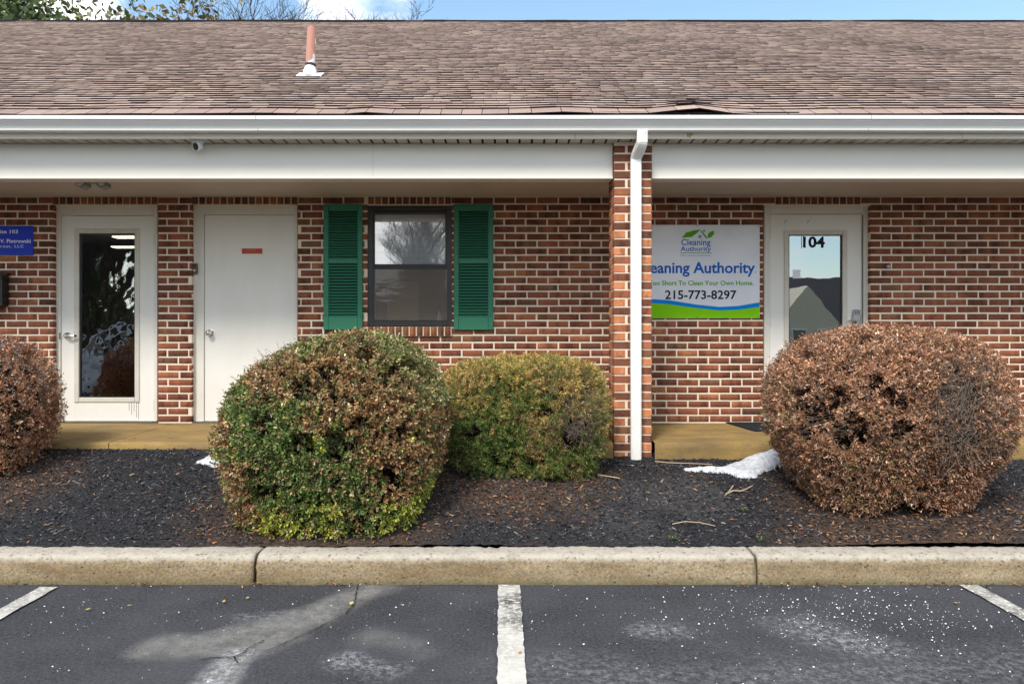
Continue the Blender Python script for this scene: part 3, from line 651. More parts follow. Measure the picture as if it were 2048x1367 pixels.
# roof
def ridge_y(L): return DEAVE + L
def eave_lift(x, L):
    f = np.exp(-(L / .35) ** 2)
    xx = X(1390, DEAVE)
    bulge = .048 * np.maximum(0, 1 - np.abs((x - xx) / .42)) ** 1.5 + .014 * np.exp(-((x - X(735, DEAVE)) / .12) ** 2) + .010 * np.exp(-((x - X(1130, DEAVE)) / .2) ** 2)
    return f * bulge + .004 * np.sin(x * 2.1 + L * 2) + .0025 * np.sin(x * 5.3 - L * 4) * f
roof = part(MB(), 'roof', M['shn']); bpy.data.objects.remove(roof)
mb = MB(); zr = ZEAVE + SLOPE * LR
def rz(L): return ZEAVE + SLOPE * L
mb.add([(-9.5, DEAVE + .03, rz(0) - .022), (9.5, DEAVE + .03, rz(0) - .022), (9.5, DEAVE + LR, zr - .03), (-9.5, DEAVE + LR, zr - .03), (9.5, DEAVE + 2 * LR, rz(0)), (-9.5, DEAVE + 2 * LR, rz(0))], [(0, 1, 2, 3), (3, 2, 4, 5)])
roof = part(mb, 'roof', M['shedge'])
SHP = np.array([(.365, .270, .232), (.380, .287, .241), (.355, .265, .235), (.405, .312, .258), (.33, .243, .213), (.370, .270, .235)])
def tab(x0, x1, L0, e, th, lift):
    """shingle tab as 8 points: bottom edge at L0, top edge at L0+e"""
    pts = []
    for (x, L) in ((x0, L0), (x1, L0), (x1, L0 + e * 1.15), (x0, L0 + e * 1.15)):
        zz = rz(L) + float(eave_lift(x, L)) + (lift if L == L0 else -.001)
        y = DEAVE + L
        pts.append((x, y, zz - th)); pts.append((x, y, zz))
    return pts
TF = [(1, 3, 5, 7), (0, 2, 3, 1), (2, 4, 5, 3), (6, 0, 1, 7)]; TM = [0, 1, 1, 1]
rows = [(0.0, .165)]; L = .165
while L < LR - .02: rows.append((L, .0775)); L += .0775
singles = []; SV, SF, SC, SM = [], [], [], []; ns = 0
for r_, (L0, e) in enumerate(rows):
    x = -9.4 + random.uniform(0, .2); hue = random.uniform(-.03, .03)
    while x < 9.4:
        wd = random.choice([.09, .12, .14, .17, .20] if r_ else [.17, .2, .23]) * random.uniform(.9, 1.1); thick = random.random() < .5
        fall = 1 - .58 * L0 / LR; th = (.0125 if thick else .0088) * fall; lift = (.0135 if thick else .0098) * fall + random.uniform(0, .002)
        if r_ == 0: th, lift = .009, .008 + random.uniform(0, .002)
        c = SHP[random.choices(range(6), [3, 3, 3, 2.2, 2.4, 3])[0]] * random.uniform(.92, 1.10) * (1.0 + hue)
        if r_ == 0: c = c * .82
        q = tab(x, x + wd - (.006 if r_ == 0 else .003), L0 + random.uniform(-.002, .002), e, th, lift)
        yy = DEAVE + L0; inview = abs((x + wd / 2) * F / yy) < 1024
        if r_ < 6 and inview and ns < 300:
            ns += 1; cx, cy, cz = q[0]
            me = bpy.data.meshes.new('shingle'); me.from_pydata([(a[0] - cx, a[1] - cy, a[2] - cz) for a in q], [], TF); me.materials.append(M['sh1']); me.materials.append(M['shedge']); me.polygons.foreach_set('material_index', TM)
            o = obj('shingle', me, roof); o.location = (cx, cy, cz); o.color = (*c, 1)
        else:
            b = len(SV); SV += q; SF += [tuple(i + b for i in f) for f in TF]; SC += [c] * 8; SM += TM
        x += wd
me = np_mesh('shingle_courses', SV, SF, np.array(SC), False, [M['shn'], M['shedge']], SM); o = npart(me, 'shingle_courses', roof); o['kind'] = 'stuff'
mb = MB(); x = -9.4
while x < 9.4:
    wd = .3; dz = random.uniform(-.003, .006)
    mb.prism([(x, DEAVE + LR - .14, zr - .075 + dz), (x, DEAVE + LR, zr + .012 + dz), (x, DEAVE + LR + .14, zr - .075 + dz), (x, DEAVE + LR, zr - .0 + dz)], (wd + .02, 0, .0)); x += wd
o = part(mb, 'ridge_cap', M['shedge'], roof)
# near-black strip stands in for the shade under the lifted eave
part(MB().box(X(1180, 6.05), X(1600, 6.05), DEAVE + .028, DEAVE + .034, ZEAVE - .03, ZEAVE + .03), 'eave_gap_shade', M['dark'], roof)
# vent pipe through the roof
Lv = 1.40; yv = DEAVE + Lv; xv = X(621, yv); zv = rz(Lv)
vent = part(MB().tube([(xv - .005, yv, zv + .02), (xv + .002, yv, zv + .26), (xv + .015, yv, zv + .475)], [.0445, .0445, .0435], 20), 'vent_pipe', M['pipe'], roof)
fl = MB(); cx = xv
fl.add([(cx - .125, yv - .07, rz(Lv - .07) + .016), (cx + .125, yv - .07, rz(Lv - .07) + .016), (cx + .125, yv + .05, rz(Lv + .05) + .016), (cx - .125, yv + .05, rz(Lv + .05) + .016), (cx - .125, yv - .07, rz(Lv - .07) + .004), (cx + .125, yv - .07, rz(Lv - .07) + .004)], [(0, 1, 2, 3), (4, 5, 1, 0)])
fl.tube([(cx - .003, yv - .01, zv - .02), (cx - .002, yv - .008, zv + .045), (cx, yv, zv + .085)], [.070, .064, .050], 20)
part(fl, 'pipe_flashing', M['flash'], roof); part(MB().tube([(xv, yv, zv + .08), (xv, yv, zv + .115)], .052, 20), 'rubber_collar', M['rubber'], roof)

# gables, back wall, interior so that light does not leak
mb = MB()
for x in (-9.4, 9.3): mb.box(x, x + .1, DW, 15.0, .0, ZCEIL)
mb.box(-9.4, 9.4, 15.0, 15.1, 0, ZCEIL); mb.box(-9.4, 9.4, DW + .125, 15.0, ZCEIL, ZCEIL + .03)
for x in (-9.38, 9.3): mb.prism([(x, DEAVE + .2, ZSOF), (x, DEAVE + LR, zr - .1), (x, DEAVE + 2 * LR - .2, ZSOF)], (.08, 0, 0))
part(mb, 'outer_shell', M['cream'])
M['room_dark'] = plain('unlit_room_walls', (.055, .058, .062), .9)  # unlit rooms behind the doors, their darkness put into the wall colour
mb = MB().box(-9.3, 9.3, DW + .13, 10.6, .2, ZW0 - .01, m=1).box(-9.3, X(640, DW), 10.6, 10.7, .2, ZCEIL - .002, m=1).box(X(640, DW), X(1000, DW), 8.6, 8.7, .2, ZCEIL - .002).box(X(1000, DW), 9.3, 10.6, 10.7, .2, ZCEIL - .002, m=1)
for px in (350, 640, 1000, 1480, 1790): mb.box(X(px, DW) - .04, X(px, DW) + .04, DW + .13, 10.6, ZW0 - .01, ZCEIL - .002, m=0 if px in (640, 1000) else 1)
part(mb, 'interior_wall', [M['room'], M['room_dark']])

# walkway slab
def slab(x0, x1):
    mb = MB(); nn = max(2, int((x1 - x0) / .05)); V = []; xs_ = np.linspace(x0, x1, nn + 1)
    prof_ = [(DW + .02, ZW0 - .003), (7.0, ZW0 - .010), (6.6, ZW0 - .021), (6.2, ZW0 - .033), (6.135, ZW0 - .036), (6.120, ZW0 - .046), (6.120, ZW0 - .09), (6.121, ZW0 - .15), (6.12, .36), (6.3, .3)]
    for x in xs_:
        for (y, z) in prof_: V.append((x, y, z))
    V = np.array(V); V[:, 1] += (fbm(V, 30, 3) - .5) * .008 * (V[:, 1] < 6.15); k = len(prof_); i = np.arange((nn + 1) * k).reshape(nn + 1, k)
    FA = np.stack([i[:-1, :-1].ravel(), i[1:, :-1].ravel(), i[1:, 1:].ravel(), i[:-1, 1:].ravel()], 1)
    return V, FA
walk = empty('walkway', (0, 6.6, ZW0)); tag(walk, 'ochre stained concrete walkway under the porch roof', 'walkway', kind='structure')
for (a, b) in ((-9.4, -4.5), (-4.496, X(217, 6.12) - .003), (X(217, 6.12) + .003, PX0 - .012), (PX1 + .012, 4.2), (4.206, 9.4)):
    V, FA = slab(a, b); o = obj('walkway_slab', np_mesh('walkway_slab', V, FA, None, False, [M['slab']]), walk, -Vector(walk.location))
V, FA = slab(PX0 - .012, PX1 + .012); V[:, 1] = np.maximum(V[:, 1], DPF + PW - .02)
obj('walkway_slab', np_mesh('walkway_slab', V, FA, None, False, [M['slab']]), walk, -Vector(walk.location))
# foot of the slab right of the pillar: dark footing
part(MB().box(PX1 + .012, X(1620, 6.1), 6.124, 6.3, .3, .525), 'footing', M['mat'], None)
mt = MB().prism([(X(1452, 7.28), 7.285, ZW0 + .001), (X(1800, 7.28), 7.285, ZW0 + .001), (X(1800, 6.9), 6.72, ZW0 - .012), (X(1507, 6.75), 6.72, ZW0 - .014)], (0, 0, .008)).build('door_mat', M['mat'])
tag(mt, 'black rubber mat with a slanted edge before the door numbered 104', 'mat')

# ------------------------------------------------------------------ doors
DD = DW + .055
def door(x0, x1, lx0, lx1, topf, topl, name_label, glassbox=None, gmat=None, bottom=844):
    fx0, fx1, ft = X(x0, DD), X(x1, DD), Z(topf, DD); a, b, lt, lb = X(lx0, DD), X(lx1, DD), Z(topl, DD), ZW0 + .012
    d = part(MB(), 'door', M['door']); bpy.data.objects.remove(d)
    mb = MB(); yl = DD + .012
    if glassbox:
        g0, g1, gt, gb = X(glassbox[0], DD), X(glassbox[1], DD), Z(glassbox[2], DD), Z(glassbox[3], DD)
        mb.box(a, g0, yl, yl + .044, lb, lt, c=.002).box(g1, b, yl, yl + .044, lb, lt, c=.002).box(g0, g1, yl + .0005, yl + .0435, gt, lt - .002).box(g0, g1, yl + .0005, yl + .0435, lb + .002, gb)
    else: mb.box(a, b, yl, yl + .044, lb, lt, c=.003)
    d = part(mb, 'door', M['door']); d['label'] = name_label
    fr = MB().box(fx0, a - .003, DD, DD + .10, lb - .012, ft, c=.004).box(b + .003, fx1, DD, DD + .10, lb - .012, ft, c=.004).box(a - .003, b + .003, DD + .0008, DD + .099, lt + .003, ft - .0008, c=.002)
    fr.box(a - .003, a + .0, DD + .058, DD + .09, lb, lt, m=1).box(a - .003, b + .003, DD + .06, DD + .09, lt - .02, lt + .003, m=0)
    part(fr, 'door_frame', [M['frame'], M['dark']], d)
    # raised casing edge of the frame
    cs = MB().box(fx0 - .001, fx0 + .022, DD - .012, DD, lb, ft + .001, c=.004).box(fx1 - .022, fx1 + .001, DD - .012, DD, lb, ft + .001, c=.004).box(fx0 + .022, fx1 - .022, DD - .0115, DD, ft - .022, ft + .0005, c=.004)
    part(cs, 'frame_casing', M['frame'], d)
    part(MB().box(fx0 + .03, fx1 - .03, DD - .03, DD + .11, ZW0 + .0, ZW0 + .012, c=.003), 'threshold', M['nickel'], d)
    if glassbox:
        w_ = .036; y0 = yl - .010
        bd = MB().box(g0 - .012, g0 + w_, y0, yl + .05, gb - .012, gt + .012, c=.005).box(g1 - w_, g1 + .012, y0, yl + .05, gb - .012, gt + .012, c=.005)
        bd.box(g0 + w_, g1 - w_, y0 + .001, yl + .049, gt - w_, gt + .011, c=.005).box(g0 + w_, g1 - w_, y0 + .001, yl + .049, gb - .011, gb + w_, c=.005)
        part(bd, 'glazing_frame', M['bead'], d)
        bd = MB().box(g0 + w_, g0 + w_ + .008, y0 + .012, yl + .03, gb + w_, gt - w_).box(g1 - w_ - .008, g1 - w_, y0 + .012, yl + .03, gb + w_, gt - w_).box(g0 + w_ + .008, g1 - w_ - .008, y0 + .012, yl + .03, gt - w_ - .006, gt - w_).box(g0 + w_ + .008, g1 - w_ - .008, y0 + .012, yl + .03, gb + w_, gb + w_ + .006)
        part(bd, 'glazing_gasket', M['screen'], d)
        part(MB().poly([(g0 + w_ + .004, yl + .018, gb + w_ + .002), (g1 - w_ - .004, yl + .018, gb + w_ + .002), (g1 - w_ - .004, yl + .018, gt - w_ - .002), (g0 + w_ + .004, yl + .018, gt - w_ - .002)]), 'glass_pane', gmat, d)
    return d, (a, b, lb, lt, yl)
def hinge(d, x, z, yl): part(MB().tube([(x, yl - .008, z - .055), (x, yl - .008, z + .055)], .0075, 8), 'hinge', M['frame'], d)
d1, (a, b, lb, lt, yl) = door(107.5, 315.5, 121.5, 307, 410.5, 431, 'glazed white door with lever handle beside the blue sign', (150, 276, 459, 802), M['glass_door'])
for py in (480, 655, 810): hinge(d1, b + .002, Z(py, DD), yl)
hx, hz = X(134, DD), Z(671, DD)
lv = MB().tube([(hx, yl, hz), (hx, yl - .012, hz), (hx, yl - .018, hz)], [.036, .034, .024], 20).tube([(hx, yl - .016, hz), (hx, yl - .055, hz)], .012, 12).tube([(hx, yl - .052, hz), (hx + .05, yl - .056, hz - .002), (hx + .095, yl - .05, hz - .001)], [.013, .0115, .010], 12)
part(lv, 'lever_handle', M['chrome'], d1); part(MB().tube([(hx + .095, yl - .05, hz - .001), (hx + .112, yl - .047, hz - .001)], .0105, 12), 'handle_tip', M['plastic_k'], d1)
part(MB().box(a - .014, a - .003, DD - .004, DD + .002, hz - .035, hz + .03, c=.001), 'strike_plate', M['bronze'], d1)
for i, (px, l_) in enumerate(((257, 15), (262, 24), (267, 18), (272, 30), (276, 33))): # dark drips below the glass
    part(MB().box(X(px, DD) - .0015, X(px, DD) + .0015, yl - .0012, yl, Z(805 + l_, DD), Z(803, DD)), 'drip_stain', M['bronze'], d1)
d2, (a, b, lb, lt, yl) = door(385, 595.5, 408.5, 592, 410.5, 430, 'blank white steel door with a round knob and small red notice')
hx, hz = X(419.5, DD), Z(665.5, DD)
part(MB().tube([(hx, yl, hz), (hx, yl - .008, hz)], .036, 20).tube([(hx, yl - .008, hz), (hx, yl - .03, hz), (hx, yl - .036, hz), (hx, yl - .05, hz), (hx, yl - .062, hz), (hx, yl - .068, hz)], [.014, .015, .024, .029, .025, .012], 20), 'door_knob', M['chrome'], d2)
st = MB().box(X(483, DD), X(524, DD), yl - .002, yl, Z(507, DD), Z(496.5, DD)).build('red_notice', M['red']); tag(st, 'small red notice strip on the blank white door', 'sign')
for q in range(2): MB()
db = MB().box(X(385, DD), X(397, DD), DD - .030, DD - .012, Z(548, DD), Z(527, DD), c=.004).build('door_buzzer', M['bronze']); tag(db, 'small dark bronze push button box on the door frame', 'door buzzer')
o = MB().tube([(X(391.5, DD), DD - .030, Z(541, DD)), (X(391.5, DD), DD - .034, Z(541, DD))], .010, 12).build('push_button', M['frame'], db)
o = MB().box(X(387.5, DD), X(395, DD), DD - .0315, DD - .030, Z(535, DD), Z(529, DD)).build('name_plate', M['screen'], db)
pl = MB().box(X(588, DD), X(595, DD), yl - .003, yl, Z(524, DD), Z(502, DD), c=.002).build('edge_plate', M['bead'], d2)
d3, (a, b, lb, lt, yl) = door(1527.5, 1741, 1541, 1724.5, 412, 428, 'glazed white door numbered 104 with a keypad lock', (1571, 1693, 462, 812), M['glass_door3'])
for py in (465, 640, 800): hinge(d3, a - .002, Z(py, DD), yl)
kx, kz = X(1713, DD), Z(634, DD)
lk = MB().box(kx - .045, kx + .042, yl - .022, yl, Z(652, DD), Z(628, DD), c=.010).box(kx - .038, kx + .036, yl - .024, yl, Z(632, DD), Z(619, DD), c=.012)
lk = part(lk, 'keypad_lock', M['nickel'], d3)
part(MB().tube([(kx, yl - .020, kz - .045), (kx, yl - .05, kz - .045), ], .012, 10).tube([(kx + .01, yl - .048, kz - .045), (kx - .055, yl - .056, kz - .030), (kx - .10, yl - .05, kz - .040)], [.012, .010, .008], 10), 'lock_lever', M['nickel'], d3)
part(MB().box(kx - .02, kx + .02, yl - .0255, yl - .0235, kz - .055, kz - .035), 'key_slot', M['plastic_k'], d3)
for r_ in range(2):
    for c_ in range(3): part(MB().box(kx - .022 + c_ * .017, kx - .012 + c_ * .017, yl - .0275, yl - .023, kz + .030 + r_ * .016, kz + .040 + r_ * .016, c=.001), 'keypad_button', M['plastic_k'], d3)
part(MB().box(b + .0005, b + .010, DD - .001, DD + .002, Z(700, DD), Z(430, DD)), 'frame_gap', M['bronze'], d3)
for px in (1570, 1616):
    part(MB().tube([(X(px, DD), yl, Z(445, DD)), (X(px, DD), yl - .012, Z(443, DD)), (X(px + 3, DD), yl - .014, Z(440, DD))], .0035, 6), 'small_hook', M['nickel'], d3)

# ------------------------------------------------------------------ lettering helper
def text(body, x0, x1, z0, z1, y, mat, name, parent=None, bold=0.0, spacing=1.0):
    """flat lettering stretched to fill the box x0..x1, z0..z1 (cap height), facing -Y"""
    cu = bpy.data.curves.new(name, 'FONT'); cu.body = body; cu.size = 1; cu.offset = bold; cu.space_character = spacing; cu.resolution_u = 3
    t = bpy.data.objects.new(name, cu); COL.objects.link(t); bpy.context.view_layer.update()
    me = bpy.data.meshes.new_from_object(t.evaluated_get(bpy.context.evaluated_depsgraph_get())); bpy.data.objects.remove(t); bpy.data.curves.remove(cu)
    n = len(me.vertices); co = np.empty(n * 3, np.float32); me.vertices.foreach_get('co', co); co = co.reshape(-1, 3)
    xa, xb = co[:, 0].min(), co[:, 0].max(); cap = .70
    V = np.stack([x0 + (co[:, 0] - xa) / (xb - xa) * (x1 - x0), np.full(n, y, np.float32), z0 + co[:, 1] / cap * (z1 - z0)], 1).astype(np.float32)
    me.vertices.foreach_set('co', V.ravel()); me.update(); me.name = name; me.materials.clear(); me.materials.append(mat)
    return obj(name, me, parent)
o = text('104', X(1608.5, DD), X(1652, DD), Z(493.5, DD), Z(472.5, DD), yl + .0145, M['s_black'], 'door_number', d3, bold=.03); 
part(MB().box(X(1605, DD), X(1606, DD), yl + .0155, yl + .0158, Z(496, DD), Z(470, DD)), 'sticker_edge', M['s_black'], d3)
part(MB().box(X(1588, DD), X(1603, DD), yl + .0155, yl + .0160, Z(556, DD), Z(539, DD)), 'paper_sticker', M['s_white'], d3)
for (p0, p1, q0, q1) in ((493, 511, 498.8, 500.2), (487, 520, 502.8, 504.3)):      # two lines of lettering too small to read
    mq = MB(); pq = p0
    while pq < p1: wq = random.uniform(.6, 1.2); mq.box(X(pq, DD), X(pq + wq, DD), yl - .0026, yl - .002, Z(q1, DD), Z(q0 + random.uniform(0, .4), DD)); pq += wq + .9
    mq.build('notice_lettering', M['rust'], st)

# ------------------------------------------------------------------ window
DWN = DW + .018
def WX(p): return X(p, DWN)
def WZ(p): return Z(p, DWN)
y0 = DWN
mb = MB().box(WX(735.5), WX(746), y0, y0 + .08, WZ(652), WZ(412), c=.003).box(WX(894), WX(903.5), y0, y0 + .08, WZ(652), WZ(412), c=.003).box(WX(746), WX(894), y0 + .001, y0 + .079, WZ(421), WZ(412.3), c=.003).box(WX(746), WX(894), y0 + .001, y0 + .079, WZ(651.7), WZ(645), c=.003)
mb.box(WX(733.5), WX(905), y0 - .006, y0 + .004, WZ(414.5), WZ(411.5)).box(WX(733.5), WX(737), y0 - .005, y0 + .004, WZ(651), WZ(414.5)).box(WX(902), WX(905), y0 - .005, y0 + .004, WZ(651), WZ(414.5))
win = part(mb, 'window', M['winframe'])
def sash(x0, x1, t, b_, w_, y, mat, gm, nm):
    s_ = MB().box(WX(x0), WX(x0 + w_), y, y + .03, WZ(b_), WZ(t), c=.003).box(WX(x1 - w_), WX(x1), y, y + .03, WZ(b_), WZ(t), c=.003).box(WX(x0 + w_), WX(x1 - w_), y + .0005, y + .0295, WZ(t + w_), WZ(t + .2), c=.003).box(WX(x0 + w_), WX(x1 - w_), y + .0005, y + .0295, WZ(b_ - .2), WZ(b_ - w_), c=.003)
    o = part(s_, nm, mat, win)
    part(MB().poly([(WX(x0 + w_ - .5), y + .016, WZ(b_ - w_ + .5)), (WX(x1 - w_ + .5), y + .016, WZ(b_ - w_ + .5)), (WX(x1 - w_ + .5), y + .016, WZ(t + w_ - .5)), (WX(x0 + w_ - .5), y + .016, WZ(t + w_ - .5))]), 'glass_pane', gm, win); return o
_m = NM('brightening_veil_grey'); _t = _m.n('ShaderNodeBsdfTransparent'); _x = _m.n('ShaderNodeMixShader'); _x.inputs[0].default_value = .34; _m.base((.34, .295, .26)).rough(.9); _m.l(_t.outputs[0], _x.inputs[1]); _m.l(_m.b.outputs[0], _x.inputs[2]); _m.l(_x.outputs[0], _m.out.inputs[0])  # part-opaque veil added over the dark lower pane to brighten it
part(MB().poly([(WX(749), y0 + .003, WZ(640)), (WX(895), y0 + .003, WZ(640)), (WX(895), y0 + .003, WZ(538)), (WX(749), y0 + .003, WZ(538))]), 'brightening_veil', _m.m, win)
sash(742.5, 896, 421.5, 533.5, 6, y0 + .016, M['winframe'], M['glass_win'], 'upper_sash')
sash(744.5, 899, 533, 646, 5, y0 + .004, M['screen'], M['glass_low'], 'lower_sash')
part(MB().box(WX(838), WX(844), y0 - .004, y0 + .016, WZ(532), WZ(528), c=.002), 'sash_latch', M['winframe'], win)
part(MB().box(WX(747), WX(894), y0 + .09, y0 + .092, WZ(536), WZ(422)), 'window_blind', M['blind'], win)
for k in range(9): part(MB().box(WX(748), WX(893), y0 + .087, y0 + .0895, WZ(431 + k * 12), WZ(430 + k * 12)), 'blind_slat_line', M['plastic_w'], win)
bd = MB().box(X(774, 8.0), X(838, 8.0), 8.0, 8.02, ZW0, WZ(551)).build('notice_board', M['board']); tag(bd, 'tan board standing behind the lower window pane', 'board')
pt = MB()
for k in range(14):
    an = k / 14 * math.pi - .4; L = random.uniform(.05, .11); cxp, czp = X(762, 7.7), Z(588, 7.7)
    pt.tube([(cxp, 7.7, czp), (cxp + math.cos(an) * L * .6, 7.69, czp + math.sin(an) * L * .6 + .01), (cxp + math.cos(an) * L, 7.68, czp + math.sin(an) * L - .02)], [.003, .005, .001], 4)
pt = pt.build('paper_pinwheel', plain('purple_grey_ribbon', (.22, .17, .33), .5)); tag(pt, 'small spiky ribbon decoration inside the lower window pane', 'decoration')
bx, bz = WX(875.5), WZ(645)
bo = MB().tube([(bx, y0 + .12, bz), (bx, y0 + .12, bz + .002), (bx, y0 + .12, bz + .058), (bx, y0 + .12, bz + .070)], [.020, .024, .024, .010], 14).build('glue_bottle', plain('pale_blue_plastic', (.42, .56, .75), .4)); tag(bo, 'small pale blue bottle with a white nozzle on the inner sill', 'bottle')
MB().tube([(bx, y0 + .12, bz + .070), (bx, y0 + .12, bz + .10), (bx, y0 + .12, bz + .125)], [.011, .008, .003], 12).build('nozzle', M['s_white'], bo)
part(MB().box(WX(746), WX(894), y0 + .08, y0 + .2, WZ(652), WZ(645.2)), 'inner_sill', M['frame'], win)
# strip lights inside behind the first door
for (yy, x0, x1, py) in ((8.3, 224, 268, 474), (9.6, 222, 262, 494)):
    o = MB().box(X(x0, yy), X(x1 + 20, yy), yy, yy + .12, Z(py, yy), Z(py, yy) + .012).build('ceiling_light', [M['lamp']])
    tag(o, 'lit strip light seen through the upper glass of the lever handle door' if yy < 9 else 'lit strip light deeper inside behind the lever handle door', 'light')

# shutters
def shutter(x0, x1, lab):
    a, b, t, bt = X(x0, DW), X(x1, DW), Z(408.5, DW), Z(659.5, DW); yf = DW - .032; r = .049
    s_ = MB().box(a, a + r, yf, DW - .003, bt, t, c=.005).box(b - r, b, yf, DW - .003, bt, t, c=.005)
    rails = [(t - .070, t), (Z(527.5, DW), Z(518, DW)), (bt, bt + .125)]
    for (z0, z1) in rails: s_.box(a + r, b - r, yf + .0008, DW - .004, z0, z1, c=.003)
    s_.box(a + r, b - r, DW - .009, DW - .005, bt + .1, t - .05, m=1)
    o = part(s_, 'shutter', [M['shutter'], M['dark']]); o['label'] = lab
    proto = None
    for (z0, z1) in ((bt + .125, Z(527.5, DW)), (Z(518, DW), t - .070)):
        n = 18 ; p = (z1 - z0) / n
        for k in range(n):
            zc = z0 + (k + .5) * p
            if proto is None:
                q = MB().prism([(0, yf + .004, -p * .48), (0, yf + .004, -p * .30), (0, yf + .020, p * .22), (0, yf + .020, p * .06)], (b - r - a - r, 0, 0)); proto = q.build('slat', M['slat'], o); proto.location = (a + r, 0, zc); proto.matrix_parent_inverse = Matrix.Identity(4)
            else:
                c_ = proto.copy(); COL.objects.link(c_); c_.location = (a + r, 0, zc + random.uniform(-.0006, .0006))
    for zz in (t - .13, bt + .14):
        for xx in (a + .022, b - .022): part(MB().tube([(xx, yf, zz), (xx, yf - .003, zz)], .006, 8), 'screw', M['dark'], o)
    return o
shutter(648.5, 726, 'green louvred shutter between the blank door and the window'); shutter(908, 986.5, 'green louvred shutter on the pillar side of the window')

# downspout and its boot
yd = DPF - .045; xd = X(1271.5, yd); xt = X(1284, 6.02)
def rect_sweep(pts, wx, wy, name, mat, parent):
    V, FA = [], []
    ring = [(-1, -.8), (-.8, -1), (-.35, -1), (-.3, -.93), (-.12, -.93), (-.07, -1), (.07, -1), (.12, -.93), (.3, -.93), (.35, -1), (.8, -1), (1, -.8), (1, .8), (.8, 1), (-.8, 1), (-1, .8)]
    n = len(ring); P = [Vector(p) for p in pts]
    for i, p in enumerate(P):
        t = (P[min(i + 1, len(P) - 1)] - P[max(i - 1, 0)]).normalized(); ax = Vector((0, -1, 0)).cross(t).normalized() * -1
        ax = Vector((1, 0, 0)) - t * t.x; ax.normalize(); ay = t.cross(ax).normalized()
        if ay.y < 0: ay = -ay
        for (u, v) in ring: V.append(p + ax * u * wx / 2 + ay * v * wy / 2)
    for i in range(len(P) - 1):
        for k in range(n): FA.append((i * n + k, i * n + (k + 1) % n, (i + 1) * n + (k + 1) % n, (i + 1) * n + k))
    mb = MB().add(V, FA); return part(mb, name, mat, parent)
zt = Z(262, 6.0) + .01; zk = Z(325, 6.1)
dsp = rect_sweep([(xd, yd, zk - .012), (xd, yd, Z(700, yd)), (xd, yd, Z(926, yd))], .0855, .062, 'downspout', M['white'], None)
el = [(xt, 6.02, zt + .01), (xt, 6.02, zt - .075)]
for t in np.linspace(0, 1, 9): s_ = t * t * (3 - 2 * t); el.append((xt + (xd - xt) * s_, 6.02 + (yd - 6.02) * s_, zt - .085 - t * .125))
el += [(xd, yd, zk + .01), (xd, yd, zk - .03)]
rect_sweep(el, .084, .060, 'downspout_elbow', M['white'], dsp)
mbr = MB()
for t in np.linspace(.18, .82, 6):
    i = 2 + t * 8; p = Vector(el[int(i)]); mbr.box(p.x - .0440, p.x + .0440, p.y - .0325, p.y + .0325, p.z - .0015, p.z + .0015)
part(mbr, 'elbow_crimps', M['white'], dsp); part(MB().tube([(xt + .02, 6.02 - .031, zt - .03), (xt + .02, 6.02 - .034, zt - .03)], .004, 8), 'screw', M['dark'], dsp)
rect_sweep([(xd - .006, yd, Z(919, yd)), (xd - .006, yd, Z(930, yd)), (xd + .0, yd - .01, Z(938, yd))], .112, .08, 'downspout_boot', M['white'], dsp)

# ------------------------------------------------------------------ signs
ys = DW - .012
sg = MB().box(X(1253, ys), X(1519.5, ys), ys, DW - .004, Z(636, ys), Z(449.5, ys), c=.001).build('company_sign', M['sign'])
tag(sg, 'white cleaning company sign with green base and house leaf logo behind the pillar', 'sign')
def sx(p): return X(p, ys)
def sz(p): return Z(p, ys)
yp = ys - .0012
def wave(px):  # blue top, green top
    t = (px - 1306) / (1520 - 1306); pts = [(-.3, 597, 604), (0, 598, 606), (.15, 600, 608), (.4, 608.5, 615.5), (.62, 613.5, 620.5), (.8, 611.5, 619), (1, 604, 613), (1.1, 600, 609)]
    for (t0, a0, b0), (t1, a1, b1) in zip(pts[:-1], pts[1:]):
        if t0 <= t <= t1: u = (t - t0) / (t1 - t0); return a0 + (a1 - a0) * u, b0 + (b1 - b0) * u
    return 604, 613
bl, gr = MB(), MB(); pxs = np.linspace(1253.5, 1519, 50)
for p0, p1 in zip(pxs[:-1], pxs[1:]):
    (a0, b0), (a1, b1) = wave(p0), wave(p1)
    bl.poly([(sx(p0), yp, sz(b0)), (sx(p1), yp, sz(b1)), (sx(p1), yp, sz(a1)), (sx(p0), yp, sz(a0))]); gr.poly([(sx(p0), yp, sz(635.5)), (sx(p1), yp, sz(635.5)), (sx(p1), yp, sz(b1)), (sx(p0), yp, sz(b0))])
bl.build('blue_wave', M['s_band'], sg); gr.build('green_band', M['s_green'], sg)
text('Cleaning Authority', sx(1272), sx(1510), sz(545.5), sz(524), yp, M['s_blue'], 'sign_lettering', sg, bold=.022)
text('.', sx(1510.5), sx(1512.5), sz(545), sz(531), yp, M['s_blue'], 'sign_lettering', sg)
text("Life's Too Short To Clean Your Own Home.", sx(1268), sx(1507), sz(570), sz(561), yp, M['s_leaf'], 'sign_lettering', sg, bold=.02)
text('215-773-8297', sx(1330), sx(1473), sz(597.5), sz(580.5), yp, M['s_black'], 'sign_lettering', sg, bold=.02)
text('Cleaning', sx(1362.5), sx(1421), sz(490), sz(478), yp, M['s_blue'], 'logo_lettering', sg, bold=.012); text('Authority', sx(1361), sx(1422), sz(502), sz(492.5), yp, M['s_blue'], 'logo_lettering', sg, bold=.012)
text('Clean Homes. Green Earth.', sx(1361), sx(1422), sz(512), sz(509), yp, M['s_blue'], 'logo_lettering', sg)
MB().box(sx(1360), sx(1423), yp - .0003, yp, sz(506.3), sz(505)).build('logo_rule', M['s_leaf'], sg)
def spoly(pts, m, nm): return MB().poly([(sx(p), yp - .0002 * 0, sz(q)) for p, q in pts]).build(nm, M[m], sg)
